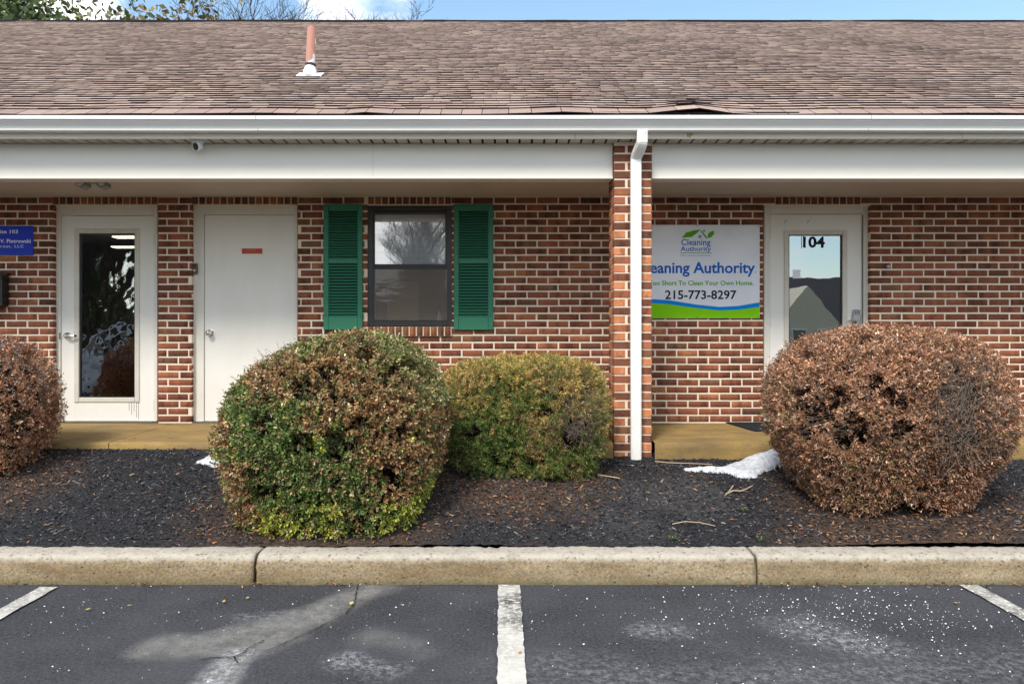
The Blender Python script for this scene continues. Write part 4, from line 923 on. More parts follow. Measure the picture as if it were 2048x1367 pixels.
spoly([(1363, 476), (1372, 465), (1386, 461), (1401, 458.5), (1393, 467), (1383, 474), (1374, 474.5)], 's_leaf', 'logo_roof')
spoly([(1400, 461.5), (1403, 461), (1414, 474), (1413, 478), (1410, 474)], 's_leaf', 'logo_roof_edge'); spoly([(1407, 459), (1410, 459.5), (1409, 465), (1406, 463)], 's_leaf', 'logo_chimney')
spoly([(1415, 477), (1415, 470), (1419, 464), (1428, 461), (1428, 468), (1423, 474), (1417, 475.5)], 's_leaf', 'logo_leaf'); spoly([(1397, 470), (1399.8, 470), (1399.8, 476), (1397, 476)], 's_band', 'logo_window'); spoly([(1400.6, 470), (1403, 470), (1403, 476), (1400.6, 476)], 's_band', 'logo_window')
for px, py in ((1394, 452), (1517, 452.5), (1394, 633.5), (1517, 634)): MB().tube([(sx(px), ys, sz(py)), (sx(px), ys - .003, sz(py))], .0045, 8).build('screw', M['dark'], sg)
bs = MB().box(X(-75, ys), X(66, ys), ys, DW - .003, Z(510, ys), Z(451.5, ys), c=.002).build('suite_sign', M['s_bsign']); tag(bs, 'royal blue suite sign with white lettering on the brick wall', 'sign')
text('Suite 103', sx(-12), sx(36), sz(466.5), sz(459.5), yp, M['s_white'], 'sign_lettering', bs, bold=.015); text('ur V. Piotrowski', sx(-12), sx(61.5), sz(485.5), sz(478), yp, M['s_white'], 'sign_lettering', bs, bold=.015)
text('nlrost, LLC', sx(-8), sx(47), sz(495), sz(489.5), yp, M['s_white'], 'sign_lettering', bs, bold=.01, spacing=1.25)
mbx = MB().box(X(-60, 7.2), X(6, 7.2), 7.18, 7.29, Z(612, 7.2), Z(549, 7.2), c=.008).build('mailbox', M['plastic_k']); tag(mbx, 'black wall mailbox below the blue sign, cut by the frame', 'mailbox')
MB().prism([(X(-62, 7.2), 7.165, Z(553, 7.2)), (X(-62, 7.2), 7.29, Z(543, 7.2)), (X(-62, 7.2), 7.29, Z(548, 7.2)), (X(-62, 7.2), 7.165, Z(558, 7.2))], (X(8, 7.2) - X(-62, 7.2), 0, 0)).build('lid', M['plastic_k'], mbx)

# security camera under the soffit
cc = empty('security_camera', (X(396, 6.16), 6.16, ZSOF)); tag(cc, 'white dome security camera with dark lens hanging under the soffit', 'camera')
MB().tube([(0, 0, .0), (0, 0, -.012), (0, 0, -.022)], [.050, .048, .036], 24).build('mount', M['plastic_w'], cc)
vv_ = [Vector((math.cos(R(0)) * 0, 0, 0))]
ax = Vector((-.42, -.86, -.30)).normalized(); c0 = Vector((.004, -.004, -.043))
MB().tube([c0 - ax * .036, c0 - ax * .032, c0 - ax * .02, c0, c0 + ax * .018, c0 + ax * .028], [.006, .018, .033, .040, .038, .035], 24).build('camera_ball', M['plastic_w'], cc)
MB().tube([c0 + ax * .0275, c0 + ax * .030], [.031, .029], 24).build('lens_window', M['plastic_k'], cc); MB().tube([c0 + ax * .030, c0 + ax * .033], [.012, .010], 16).build('lens', M['carglass'], cc)
# flood light below the porch ceiling
fl_ = empty('flood_light', (X(188, 6.62), 6.62, ZCEIL)); tag(fl_, 'twin head grey flood light under the porch ceiling above the lever handle door', 'light')
MB().tube([(0, 0, 0), (0, 0, -.012)], .055, 20).build('mount', M['nickel'], fl_)
for s_ in (-1, 1):
    q = MB().prism([(s_ * .045, -.05, -.014), (s_ * .13, -.05, -.012), (s_ * .135, -.06, -.045), (s_ * .085, -.06, -.066), (s_ * .05, -.055, -.040)], (0, .09, -.008)); q.build('lamp_head', M['nickel'], fl_)
    MB().prism([(s_ * .055, -.0515, -.020), (s_ * .122, -.0515, -.018), (s_ * .127, -.0615, -.043), (s_ * .086, -.0615, -.058)], (0, -.002, 0)).build('lamp_glass', M['plastic_w'], fl_)
o = MB().tube([(X(1776.5, DW), DW, Z(533, DW)), (X(1776.5, DW), DW - .010, Z(533, DW)), (X(1776.5, DW), DW - .014, Z(533, DW))], [.022, .020, .010], 10).build('wall_plug', M['nickel']); tag(o, 'small grey plug stuck on the bricks beyond the door numbered 104', 'wall plug')

# ------------------------------------------------------------------ snow
def snow(name, pts, lab, seed, thick=.03, bank=False):
    """pts: outline in picture pixels laid on the bed surface"""
    W = []
    for px, py in pts:
        d = 5.8
        for _ in range(40): zz = float(gz(np.array([X(px, d)]), np.array([d]))[0]); dn = (H - zz) * F / (py - 683.5); d = .6 * d + .4 * dn
        W.append((X(px, d), min(d, 6.115)))
    W = np.array(W); x0, x1, y0_, y1 = W[:, 0].min(), W[:, 0].max(), W[:, 1].min(), W[:, 1].max(); st_ = .011
    xs_, ys_ = np.arange(x0 - st_, x1 + st_, st_), np.arange(y0_ - st_, y1 + st_, st_); gx_, gy_ = np.meshgrid(xs_, ys_); P = np.stack([gx_.ravel(), gy_.ravel(), 0 * gx_.ravel()], 1)
    Q = P[:, :2] + (np.stack([fbm(P, 16, seed), fbm(P, 16, seed + 4)], 1) - .5) * .05
    ins = np.zeros(len(P), bool); dm = np.full(len(P), 1e9); n = len(W)
    for i in range(n):
        (ax_, ay_), (bx_, by_) = W[i], W[(i + 1) % n]
        cnd = ((ay_ > Q[:, 1]) != (by_ > Q[:, 1])) & (Q[:, 0] < (bx_ - ax_) * (Q[:, 1] - ay_) / ((by_ - ay_) or 1e-9) + ax_); ins ^= cnd
        dx, dy = bx_ - ax_, by_ - ay_; t = np.clip(((Q[:, 0] - ax_) * dx + (Q[:, 1] - ay_) * dy) / (dx * dx + dy * dy + 1e-12), 0, 1); dm = np.minimum(dm, np.hypot(Q[:, 0] - ax_ - t * dx, Q[:, 1] - ay_ - t * dy))
    sdf = np.where(ins, dm, -dm); P[:, 2] = mul_z(P) * 0 + gz(P[:, 0], P[:, 1]) + np.where(sdf > 0, thick * np.minimum(1, (np.maximum(sdf, 0) / .05)) ** .5 + .008, np.maximum(-.03, sdf * 2)) + (fbm(P, 25, seed) - .5) * .012
    if bank: P[:, 2] += np.where(sdf > -.012, .09 * np.clip((P[:, 0] - X(1470, 6.1)) / .42, 0, 1) * np.clip((P[:, 1] - 5.86) / .22, 0, 1), 0)
    nx_, ny_ = len(xs_), len(ys_); i = np.arange(nx_ * ny_).reshape(ny_, nx_); FA = np.stack([i[:-1, :-1].ravel(), i[:-1, 1:].ravel(), i[1:, 1:].ravel(), i[1:, :-1].ravel()], 1)
    FA = FA[(sdf[FA] > -.012).all(1)]
    o = obj(name, np_mesh(name, P, FA, None, True, [M['snow']])); tag(o, lab, 'snow'); return o
snow('snow_patch', [(1362, 940), (1400, 937), (1440, 938), (1475, 928), (1510, 918), (1545, 914), (1575, 900), (1600, 890), (1700, 890), (1690, 925), (1625, 928), (1590, 925), (1560, 934), (1525, 945), (1510, 955), (1470, 956), (1455, 946), (1410, 944)], 'strip of old snow running under the large brown shrub', 3, bank=True)
snow('snow_patch', [(393, 926), (415, 914), (450, 910), (520, 912), (520, 935), (445, 940), (430, 933)], 'small patch of old snow beside the big green shrub', 9, .02)

# ------------------------------------------------------------------ shrubs
def unit(v): return v / np.maximum(np.linalg.norm(v, axis=-1, keepdims=True), 1e-9)
def shape_r(d, rad, p, taper):
    """radius of the clipped shape in direction d"""
    rx, ry, rzz = rad; k = 1 - taper * np.clip(-d[:, 2] + .1, 0, 1) ** 1.2; rzz = np.where(d[:, 2] < 0, rzz * 1.35, rzz); p = np.where(d[:, 2] < 0, p + .9, p)
    return (np.abs(d[:, 0] / (rx * k)) ** p + np.abs(d[:, 1] / (ry * k)) ** p + np.abs(d[:, 2] / rzz) ** p) ** (-1 / p)
def shrub(name, c, rad, n, colf, label, cat='shrub', p=2.4, taper=.25, leaf=(.017, .028), wid=.55, K=8, stem=.055, asym=0, holes=(), lump=.05, seed=1, mat='leaf', twigs=900, wild=.5, deep=.10, ntrunk=6, grp='clipped shrubs in the mulch bed', bare=0, barefn=None, hthr=.70):
    rng = np.random.default_rng(seed); c = np.array(c); base = np.array([c[0], c[1], float(gz(np.array([c[0]]), np.array([c[1]]))[0])])
    root = empty(name, tuple(base)); tag(root, label, cat, grp)
    d = unit(rng.normal(size=(n, 3))); d[:, 2] = np.where(d[:, 2] < -.86, -d[:, 2], d[:, 2]); d = unit(d)
    r = shape_r(d, rad, p, taper) * (1 - asym * np.clip(-d[:, 0] + .25, 0, 1) * np.clip(d[:, 2] + .1, 0, 1) * 1.6); surf = c + d * r[:, None]
    lumpn = (fbm(surf, 5.0, seed, 3) - .5) * 2 * lump + (fbm(surf, 14.0, seed + 7, 2) - .5) * 2 * lump * .55
    dep = np.abs(rng.normal(0, deep, n)) * (rng.random(n) < .8)
    hole = fbm(surf, 7.5, seed + 20, 2) > hthr
    for (hx_, hz_, hr) in holes:
        q = np.hypot(surf[:, 0] - hx_, (surf[:, 2] - hz_)) + (nz(surf, 14, seed + 3) - .5) * hr * 1.1; hole |= (q < hr) & (surf[:, 1] < c[1])
    dep = np.where(hole, dep + rng.uniform(.10, .30, n), dep)
    dep = np.where(rng.random(n) < .025, -rng.uniform(.01, .05, n), dep)
    keep = ~(hole & (rng.random(n) < .55)); 
    pos = c + d * (r * (1 - dep) + lumpn)[:, None]; nrm = unit(d / np.array(rad))
    keep &= pos[:, 2] > gz(pos[:, 0], pos[:, 1]) + .015; pos, nrm, hole = pos[keep], nrm[keep], hole[keep]; N = len(pos)
    ax_ = unit(nrm + rng.normal(0, wild, (N, 3)) + np.array([0, 0, .25])); L = stem * rng.uniform(.6, 1.4, (N, 1))
    col = colf(pos, rng) * (.72 + .56 * fbm(pos, 13, seed + 9, 2))[:, None]                                        # N x 3
    t = (np.arange(K) + .5) / K; tt = np.tile(t, (N, 1)) + rng.normal(0, .06, (N, K))
    side = unit(np.cross(ax_, rng.normal(size=(N, 3)))); sid2 = np.cross(ax_, side); ph = np.arange(K) * 2.4 + rng.uniform(0, 6, (N, 1))
    rad_ = side[:, None] * np.cos(ph)[..., None] + sid2[:, None] * np.sin(ph)[..., None]
    P0 = pos[:, None] + ax_[:, None] * (tt * L)[..., None] - ax_[:, None] * L[:, None] * .6
    ld = unit(rad_ * rng.uniform(.5, 1.1, (N, K, 1)) + ax_[:, None] * .65 + rng.normal(0, .22, (N, K, 3))); ls = unit(np.cross(ld, ax_[:, None] + rng.normal(0, .5, (N, K, 3)))); ln = np.cross(ls, ld)
    l_ = rng.uniform(leaf[0], leaf[1], (N, K, 1)); w_ = l_ * wid * rng.uniform(.8, 1.2, (N, K, 1)) * .5
    A = np.stack([P0, P0 + ld * l_ * .5 + ls * w_ + ln * w_ * .35, P0 + ld * l_ + ln * l_ * rng.normal(0, .12, (N, K, 1)), P0 + ld * l_ * .5 - ls * w_ + ln * w_ * .35], 2).reshape(-1, 3)
    m_ = N * K; b = np.arange(m_)[:, None] * 4; FA = np.concatenate([b + np.array((0, 1, 2)), b + np.array((0, 2, 3))], 0)
    cc_ = np.repeat(col, K, 0) * rng.choice([.6, .85, 1.0, 1.2, 1.7], (m_, 1), p=[.2, .25, .25, .2, .1]); cc_ = np.repeat(cc_, 4, 0)
    me = np_mesh('foliage', A - base, FA, cc_, False, [M[mat]]); o = obj('foliage', me, root); o['kind'] = 'stuff'
    # twigs
    mb = []; V, FA2 = [], []
    def tw(a, b_, r0, r1, seg=4, wob=.02):
        pts = [a + (b_ - a) * i / seg + (rng.normal(0, wob, 3) if 0 < i < seg else 0) for i in range(seg + 1)]
        b0 = len(V)
        for i, q in enumerate(pts):
            tdir = unit((pts[min(i + 1, seg)] - pts[max(i - 1, 0)])[None])[0]; s1 = unit(np.cross(tdir, [.3, .5, .8])[None])[0]; s2 = np.cross(tdir, s1); rr_ = r0 + (r1 - r0) * i / seg
            for k in range(3): V.append(q - base + (s1 * math.cos(k * 2.094) + s2 * math.sin(k * 2.094)) * rr_)
        for i in range(seg):
            for k in range(3): FA2.append((b0 + i * 3 + k, b0 + i * 3 + (k + 1) % 3, b0 + (i + 1) * 3 + (k + 1) % 3, b0 + (i + 1) * 3 + k))
    for k in range(ntrunk):
        a_ = rng.uniform(0, 6.28); tw(base + np.array([math.cos(a_) * .05, math.sin(a_) * .05, -.03]), c + np.array([math.cos(a_) * rad[0] * .45, math.sin(a_) * rad[1] * .45, rad[2] * .2]), .016, .008, 6, .03)
    if twigs:
        di = unit(rng.normal(size=(twigs, 3))); di[:, 2] = np.abs(di[:, 2]) * .8 - .15 - .25 * (rng.random(twigs) < .5); di = unit(di); rr2 = shape_r(di, rad, p, taper)
        for k in range(twigs):
            s0 = c + di[k] * rr2[k] * rng.uniform(.1, .55) + rng.normal(0, .06, 3); s0[2] = max(s0[2], base[2] + .05); e0 = c + di[k] * rr2[k] * rng.uniform(.88, .99)
            if e0[2] > base[2] - .02: tw(s0, e0, .0035, .0013, 4, .018)
    if bare and barefn is not None:
        hx_, hz_, hr = barefn; cnt = 0
        while cnt < bare:
            q = np.array([rng.normal(hx_, hr * .6), 0, rng.normal(hz_, hr * .8)]); dd = np.array([(q[0] - c[0]), -1, (q[2] - c[2])])
            ux, uz = (q[0] - c[0]) / rad[0], (q[2] - c[2]) / rad[2]; k2 = 1 - abs(ux) ** p - abs(uz) ** p
            if k2 <= 0: cnt += 1; continue
            q[1] = c[1] - rad[1] * k2 ** (1 / p) * rng.uniform(.93, 1.03); dr = unit(rng.normal(size=(1, 3)) * np.array([.8, .3, 1]) + np.array([[0, -.2, .5]]))[0]; tw(q, q + dr * rng.uniform(.05, .16), .0022, .0010, 3, .008); cnt += 1
    o = obj('branches', np_mesh('branches', V, FA2, None, False, [M['twig']]), root)
    # solid core for the inner twigs, their shade put into a near-black colour
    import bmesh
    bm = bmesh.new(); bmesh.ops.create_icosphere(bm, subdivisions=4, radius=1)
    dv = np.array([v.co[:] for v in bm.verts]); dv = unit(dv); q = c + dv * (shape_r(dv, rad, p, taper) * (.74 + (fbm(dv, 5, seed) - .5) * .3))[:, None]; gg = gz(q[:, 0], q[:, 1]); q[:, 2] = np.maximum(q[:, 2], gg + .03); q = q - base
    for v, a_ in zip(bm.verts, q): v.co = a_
    me = bpy.data.meshes.new('shaded_core'); bm.to_mesh(me); bm.free(); me.materials.append(M['core']); obj('shaded_core', me, root)
    return root
def blobs(pos, D, lst):
    """lst: (px, py, radius px) in the plane of the shrub -> membership 0..1"""
    r = np.zeros(len(pos)); wob = (fbm(pos, 9, 5) - .5) * .22
    px = 1024 + pos[:, 0] * F / D; py = 683.5 - (pos[:, 2] - H) * F / D
    for (x, y, q) in lst: r = np.maximum(r, np.clip((q - np.hypot(px - x, (py - y) * 1.15)) / (q * .35) + wob * 4, 0, 1))
    return np.clip(r, 0, 1)
def choose(rng, w_, pals):
    """w_: N x k weights, pals: colours"""
    w_ = w_ / w_.sum(1, keepdims=True); cu = np.cumsum(w_, 1); u = rng.random((len(w_), 1)); i = np.minimum((u > cu).sum(1), len(pals) - 1); return np.array(pals)[i]
def col_s2(pos, rng):
    D = 4.85; br = blobs(pos, D, [(570, 755, 62), (700, 745, 90), (770, 800, 90), (820, 880, 100), (880, 850, 50), (455, 860, 36), (480, 950, 45), (500, 1010, 40), (700, 690, 55), (650, 830, 40), (790, 960, 60), (520, 730, 40)])
    gn = blobs(pos, D, [(560, 880, 80), (520, 850, 60), (620, 830, 55), (640, 930, 90), (720, 960, 70), (480, 800, 45), (560, 970, 60), (760, 1030, 60), (640, 1000, 60)]); ol = blobs(pos, D, [(840, 740, 90), (560, 690, 60), (660, 680, 50), (820, 680, 70), (860, 780, 60), (760, 690, 60)])
    ye = blobs(pos, D, [(560, 1035, 45), (660, 1010, 35), (640, 1060, 70), (790, 1040, 55), (850, 1000, 40), (650, 880, 22)]); n_ = fbm(pos, 4, 66)
    w_ = np.stack([.10 + br * 2.4 + (n_ > .57) * .5, .07 + br * .9, .30 + gn * 1.9, .22 + ol * 1.9 + gn * .3, .03 + ye * 2.4, .05 + br * .3 + ol * .35], 1)
    return choose(rng, w_, [(.34, .195, .085), (.19, .115, .055), (.120, .175, .045), (.23, .225, .085), (.40, .42, .07), (.54, .44, .26)])
def col_s3(pos, rng):
    D = 5.5; t = np.clip((pos[:, 2] - .85) / .4, 0, 1); n_ = fbm(pos, 7, 12); g = blobs(pos, D, [(960, 900, 80), (930, 940, 60), (1060, 800, 40), (1000, 780, 30)]); dd = blobs(pos, D, [(1140, 850, 60), (1170, 800, 40), (1100, 760, 40)])
    w_ = np.stack([.15 + t * 2.2 + (n_ > .55) * .9, .30 + (n_ < .5) * 1.2 + g * 1.5, .12 + g * 1.0, .2 + dd * 1.8 + (n_ > .5) * .5], 1)
    return choose(rng, w_, [(.52, .36, .11), (.15, .20, .045), (.045, .10, .028), (.26, .195, .09)])
def col_s4(pos, rng):
    D = 4.9; gr = blobs(pos, D, [(1930, 840, 100), (1900, 760, 60), (1960, 900, 60)]); top = np.clip((pos[:, 2] - 1.1) / .4, 0, 1); n_ = fbm(pos, 5, 33); gn = blobs(pos, D, [(1560, 860, 60), (1750, 990, 120), (1560, 780, 50)])
    w_ = np.stack([.9 + top * 1.6 + (n_ > .5) * .6, .8 + (n_ < .5) * .8, .35 + gr * 1.2, .3 + top * .5, .05 + gn * .45], 1)
    return choose(rng, w_, [(.43, .220, .125), (.27, .148, .088), (.21, .150, .120), (.64, .42, .28), (.27, .21, .09)])
def col_s1(pos, rng):
    n_ = fbm(pos, 5, 43); t = np.clip((pos[:, 2] - 1.0) / .4, 0, 1); w_ = np.stack([.9 + (n_ > .5) * 1.0, .7 + 0 * n_, .2 + t * 1.2, .35 + (1 - t) * .5], 1)
    return choose(rng, w_, [(.42, .19, .10), (.25, .125, .075), (.30, .235, .21), (.56, .35, .21)])
def hl(lst, D): return [(X(px, D), Z(py, D), r / (F / D)) for px, py, r in lst]
shrub('boxwood_shrub', (X(668, 5.10), 5.12, .86), (.765, .56, .650), 22000, col_s2, 'big rounded shrub of mixed green and browned leaves before the blank door', seed=3, taper=.24, holes=hl([(545, 840, 20), (620, 880, 26), (700, 885, 30), (530, 980, 22), (735, 700, 20), (690, 795, 12), (810, 860, 18), (680, 960, 12)], 4.8), asym=.13, lump=.034, p=2.6, hthr=.70, wild=.38)
shrub('yew_shrub', (X(1048, 5.85), 5.88, .885), (.650, .42, .425), 15000, col_s3, 'golden topped yew shrub between the big green shrub and the pillar', seed=5, taper=.22, leaf=(.020, .032), wid=.17, K=14, stem=.065, lump=.045, mat='needle', p=3.7, holes=hl([(1085, 830, 20), (940, 870, 18), (1150, 880, 30), (1010, 800, 12)], 5.3), bare=160, barefn=(X(1165, 5.3), Z(850, 5.3), .12), hthr=.71)
shrub('brown_shrub', (X(1776, 5.2), 5.26, .93), (.805, .58, .605), 26000, col_s4, 'large rounded shrub gone brown before the door numbered 104', seed=8, taper=.40, p=2.6, leaf=(.016, .027), wid=.40, lump=.032, wild=.42, deep=.08, holes=hl([(1700, 865, 34), (1880, 790, 24), (1925, 795, 30), (1650, 825, 18), (1790, 850, 22), (1930, 880, 30)], 4.75), twigs=1500, bare=420, barefn=(X(1915, 4.75), Z(830, 4.75), .17), hthr=.69)
shrub('brown_shrub', (-4.22, 5.78, .93), (.66, .50, .56), 12000, col_s1, 'sparse rust brown shrub with grey twigs in front of the blue sign', seed=13, taper=.35, leaf=(.014, .026), wid=.45, lump=.06, twigs=1300, bare=500, barefn=(X(60, 4.95), Z(740, 4.95), .22), holes=hl([(30, 830, 40), (60, 880, 30)], 5.0), hthr=.66)

# loose sticks on the bed
def stick(pts, r, lab, bend=0):
    P = []
    for px, py in pts:
        d = 5.5
        for _ in range(40): zz = float(gz(np.array([X(px, d)]), np.array([d]))[0]); d = .6 * d + .4 * (H - zz) * F / (py - 683.5)
        P.append((X(px, d), d, zz + .016))
    o = MB().tube(P, [r * (1 - .5 * i / len(P)) for i in range(len(P))], 6).build('stick', plain('bleached_wood', (.44, .33, .22), .8)); tag(o, lab, 'stick'); return o
stick([(1195, 953), (1215, 956), (1240, 960)], .006, 'pale straight stick on the mulch between yew and downspout')
o = stick([(1452, 992), (1466, 985), (1480, 986), (1492, 982), (1505, 975)], .007, 'forked bleached stick on the mulch below the snow strip')
MB().tube([(X(1466, 5.25), 5.25, .44), (X(1460, 5.2), 5.2, .42), (X(1450, 5.1), 5.1, .40)], [.005, .004, .002], 5).build('side_twig', plain('bleached_wood2', (.44, .33, .22), .8), o)
stick([(1310, 926), (1340, 929), (1380, 930), (1425, 932)], .005, 'long thin stick lying along the footing beside the pillar')
stick([(1345, 1052), (1370, 1047), (1400, 1049), (1430, 1056)], .004, 'thin curved stick on the mulch near the kerb')

# fallen leaves on the asphalt and little weeds
def leaf_piece(px, py, col, s=.02, name='fallen_leaf', lab=None):
    x, y = G(px, py); a = random.uniform(0, 6.28); P = []
    for k, (u, v, h_) in enumerate([(-1, 0, .1), (-.3, .55, .4), (.4, .4, .2), (1, 0, .5), (.3, -.5, .15), (-.4, -.45, .35)]): P.append((x + (u * math.cos(a) - v * math.sin(a)) * s, y + (u * math.sin(a) + v * math.cos(a)) * s, .012 + h_ * s * .5))
    o = MB().poly(P).build(name, plain('fallen_leaf_' + str(px), col, .6)); tag(o, lab, 'leaf', 'fallen leaves on the asphalt'); return o
leaf_piece(176, 1222, (.45, .36, .08), .018, lab='yellow green leaf nearest the cut off bay line'); leaf_piece(448, 1206, (.50, .30, .05), .018, lab='orange leaf on the asphalt below the first kerb joint'); leaf_piece(495, 1199, (.42, .45, .12), .017, lab='pale green leaf on the asphalt just beside the orange one')
leaf_piece(703, 1210, (.50, .46, .10), .022, lab='yellow leaf lying in the asphalt crack'); leaf_piece(1912, 1209, (.42, .26, .10), .016, lab='tan leaf on the asphalt beside the bay line below the brown shrub'); leaf_piece(1040, 1309, (.38, .22, .09), .014, lab='small tan leaf on the asphalt beside the middle bay line')
leaf_piece(259, 1214, (.42, .24, .06), .014, lab='small tan leaf between the cut off bay line and the orange leaf')
for (px, py, lab) in ((1490, 1021, 'tiny green weed sprouting below the forked stick'), (1345, 1077, 'tiny green weed at the kerb by the thin curved stick'), (1520, 1080, 'tiny green weed at the kerb beside the joint')):
    d = 5.0
    for _ in range(40): zz = float(gz(np.array([X(px, d)]), np.array([d]))[0]); d = .6 * d + .4 * (H - zz) * F / (py - 683.5)
    q = MB()
    for k in range(16):
        a = random.uniform(0, 6.28); l_ = random.uniform(.012, .03); c_, s_ = math.cos(a), math.sin(a); x, y = X(px, d) + random.uniform(-.02, .02), d + random.uniform(-.02, .02)
        q.add([(x, y, zz), (x + c_ * l_ - s_ * .004, y + s_ * l_ + c_ * .004, zz + l_ * .6), (x + c_ * l_ * 1.5, y + s_ * l_ * 1.5, zz + l_ * .8), (x + c_ * l_ + s_ * .004, y + s_ * l_ - c_ * .004, zz + l_ * .6)], [(0, 1, 2, 3)])
    tag(q.build('weed', plain('weed_green_' + str(px), (.14, .22, .05), .6)), lab, 'weed')

# ------------------------------------------------------------------ trees behind the roof and across the lot
def tree_mesh(seed, h, spread, levels=5, leafn=0, leafcol=None, leaf=.06, up=.35, dens=4):
    rng = np.random.default_rng(seed); V, FA, LP = [], [], []
    def seg(p, q, r0, r1, n=5):
        t = unit((q - p)[None])[0]; s1 = unit(np.cross(t, [.31, .52, .79])[None])[0]; s2 = np.cross(t, s1); b = len(V)
        for (o_, r) in ((p, r0), (q, r1)):
            for k in range(n): V.append(o_ + (s1 * math.cos(k * 6.283 / n) + s2 * math.sin(k * 6.283 / n)) * r)
        for k in range(n): FA.append((b + k, b + (k + 1) % n, b + n + (k + 1) % n, b + n + k))
    def grow(p, d, L, r, lv):
        ns_ = 4 if lv < 2 else 3; q = p
        for i in range(ns_):
            d = unit((d + rng.normal(0, .16, 3) + np.array([0, 0, .05]))[None])[0]; nq = q + d * L / ns_; r1 = r * (1 - .55 * (i + 1) / ns_); seg(q, nq, r * (1 - .55 * i / ns_), r1, 6 if lv < 2 else 3)
            if lv < levels and (lv > 0 or i >= 1):
                for _ in range(dens if lv < 3 else 2):
                    s_ = unit((rng.normal(size=3) * np.array([1, 1, .5]))[None])[0]; nd = unit((d * .75 + s_ * spread + np.array([0, 0, up]))[None])[0]
                    if rng.random() < .8: grow(nq, nd, L * rng.uniform(.45, .68), max(.007, r1 * rng.uniform(.45, .7)), lv + 1)
            if lv >= levels - 1: LP.append(nq)
            q = nq
    grow(np.array([0, 0, 0.]), np.array([0, 0, 1.]), h * .5, h * .018, 0)
    me = np_mesh('trunk', V, FA, None, True, [M['bark']]); lm = None
    if leafn:
        LPa = np.array(LP); idx = rng.integers(0, len(LPa), leafn); C = LPa[idx] + rng.normal(0, leaf * 2.2, (leafn, 3)); a = unit(rng.normal(size=(leafn, 3))); b = unit(np.cross(a, rng.normal(size=(leafn, 3)))); s_ = rng.uniform(.6, 1.3, (leafn, 1)) * leaf
        A = np.stack([C - a * s_, C + b * s_ * .5, C + a * s_, C - b * s_ * .5], 1).reshape(-1, 3); bb = np.arange(leafn)[:, None] * 4; F3 = np.concatenate([bb + np.array((0, 1, 2)), bb + np.array((0, 2, 3))], 0)
        pal = np.array(leafcol)[rng.integers(0, len(leafcol), leafn)] * rng.uniform(.7, 1.3, (leafn, 1)); lm = np_mesh('crown', A, F3, np.repeat(pal, 4, 0), False, [M['leaf']])
    return me, lm
def tree(name, mm, loc, rz_, sc, lab, grp):
    r = empty(name, loc, rz_); r.scale = (sc, sc, sc); tag(r, lab, 'tree', grp); obj('trunk', mm[0], r)
    if mm[1] is not None: obj('crown', mm[1], r)
    return r
GRN = [(.045, .085, .02), (.07, .11, .025), (.11, .13, .03), (.03, .05, .015)]; OLV = [(.20, .18, .04), (.16, .15, .035), (.26, .17, .05), (.12, .08, .03), (.09, .11, .03)]
t_leafy = tree_mesh(2, 12, .9, 4, 60000, GRN, .11, dens=4); t_olive = tree_mesh(4, 12, .8, 4, 42000, OLV, .11, dens=4); t_bare = tree_mesh(6, 12, .75, 5, 0, dens=3, up=.3); t_bare2 = tree_mesh(9, 12, .8, 5, 0, dens=3, up=.35); t_thin = tree_mesh(12, 12, .7, 4, 0, dens=3, up=.4)
BG = 'trees showing over the roof ridge'
tree('leafy_tree', t_leafy, (X(15, 21), 21, 0), .4, 1.05, 'dark green leafy tree over the ridge at the very edge of the frame', BG)
tree('leafy_tree', t_leafy, (X(-120, 24), 24, 0), 2.4, 1.15, 'green tree mostly outside the frame behind the ridge', BG)
tree('olive_tree', t_olive, (X(500, 21), 21, 0), 3.6, .92, 'olive and russet leaved tree over the ridge above the security camera', BG)
for i, (px, sc, mm, lab) in enumerate(((690, .985, t_bare2, 'bare tree over the ridge behind the vent pipe'), (800, .985, t_bare, 'bare tree standing furthest along the ridge from the olive tree'))):
    tree('bare_tree', mm, (X(px, 22 + i), 22 + i, 0), i * 1.7, sc, lab, BG)
AC = 'trees across the lot seen as reflections'
for i, (x, y, mm, sc, nm, lab) in enumerate(((-13.5, -12, t_bare2, .8, 'bare_tree', 'bare tree across the lane behind the parked vehicle'), (-21.5, -22, t_leafy, .62, 'leafy_tree', 'short leafy tree across the lane farther from the building corner'), (-17, -17, t_bare, .9, 'bare_tree', 'bare tree across the lot mirrored in the lever door glass'), (-22, -24, t_leafy, 1.2, 'leafy_tree', 'taller leafy tree across the lot behind the mirrored bare one'), (-6.6, -24, t_thin, .95, 'bare_tree', 'bare tree across the lot mirrored in the upper sash'), (-9.5, -30, t_thin, 1.1, 'bare_tree', 'bare tree across the lot beyond the one mirrored in the sash'), (-8.4, -26, t_thin, 1.05, 'bare_tree', 'slender bare tree across the lot just behind the one mirrored in the sash'), (-4.6, -29, t_bare2, .8, 'bare_tree', 'low bare tree across the lot between the mirrored one and the house'), (20.0, -22, t_thin, .9, 'bare_tree', 'bare tree across the lot mirrored beside the door number'), (4, -30, t_bare2, 1.0, 'bare_tree', 'bare tree far across the lot beside the cream house'), (-13, -20, t_bare2, 1.2, 'bare_tree', 'bare tree across the lot beside the leafy pair'))):
    tree(nm, mm, (x, y, 0), i * 1.3, sc, lab, AC)
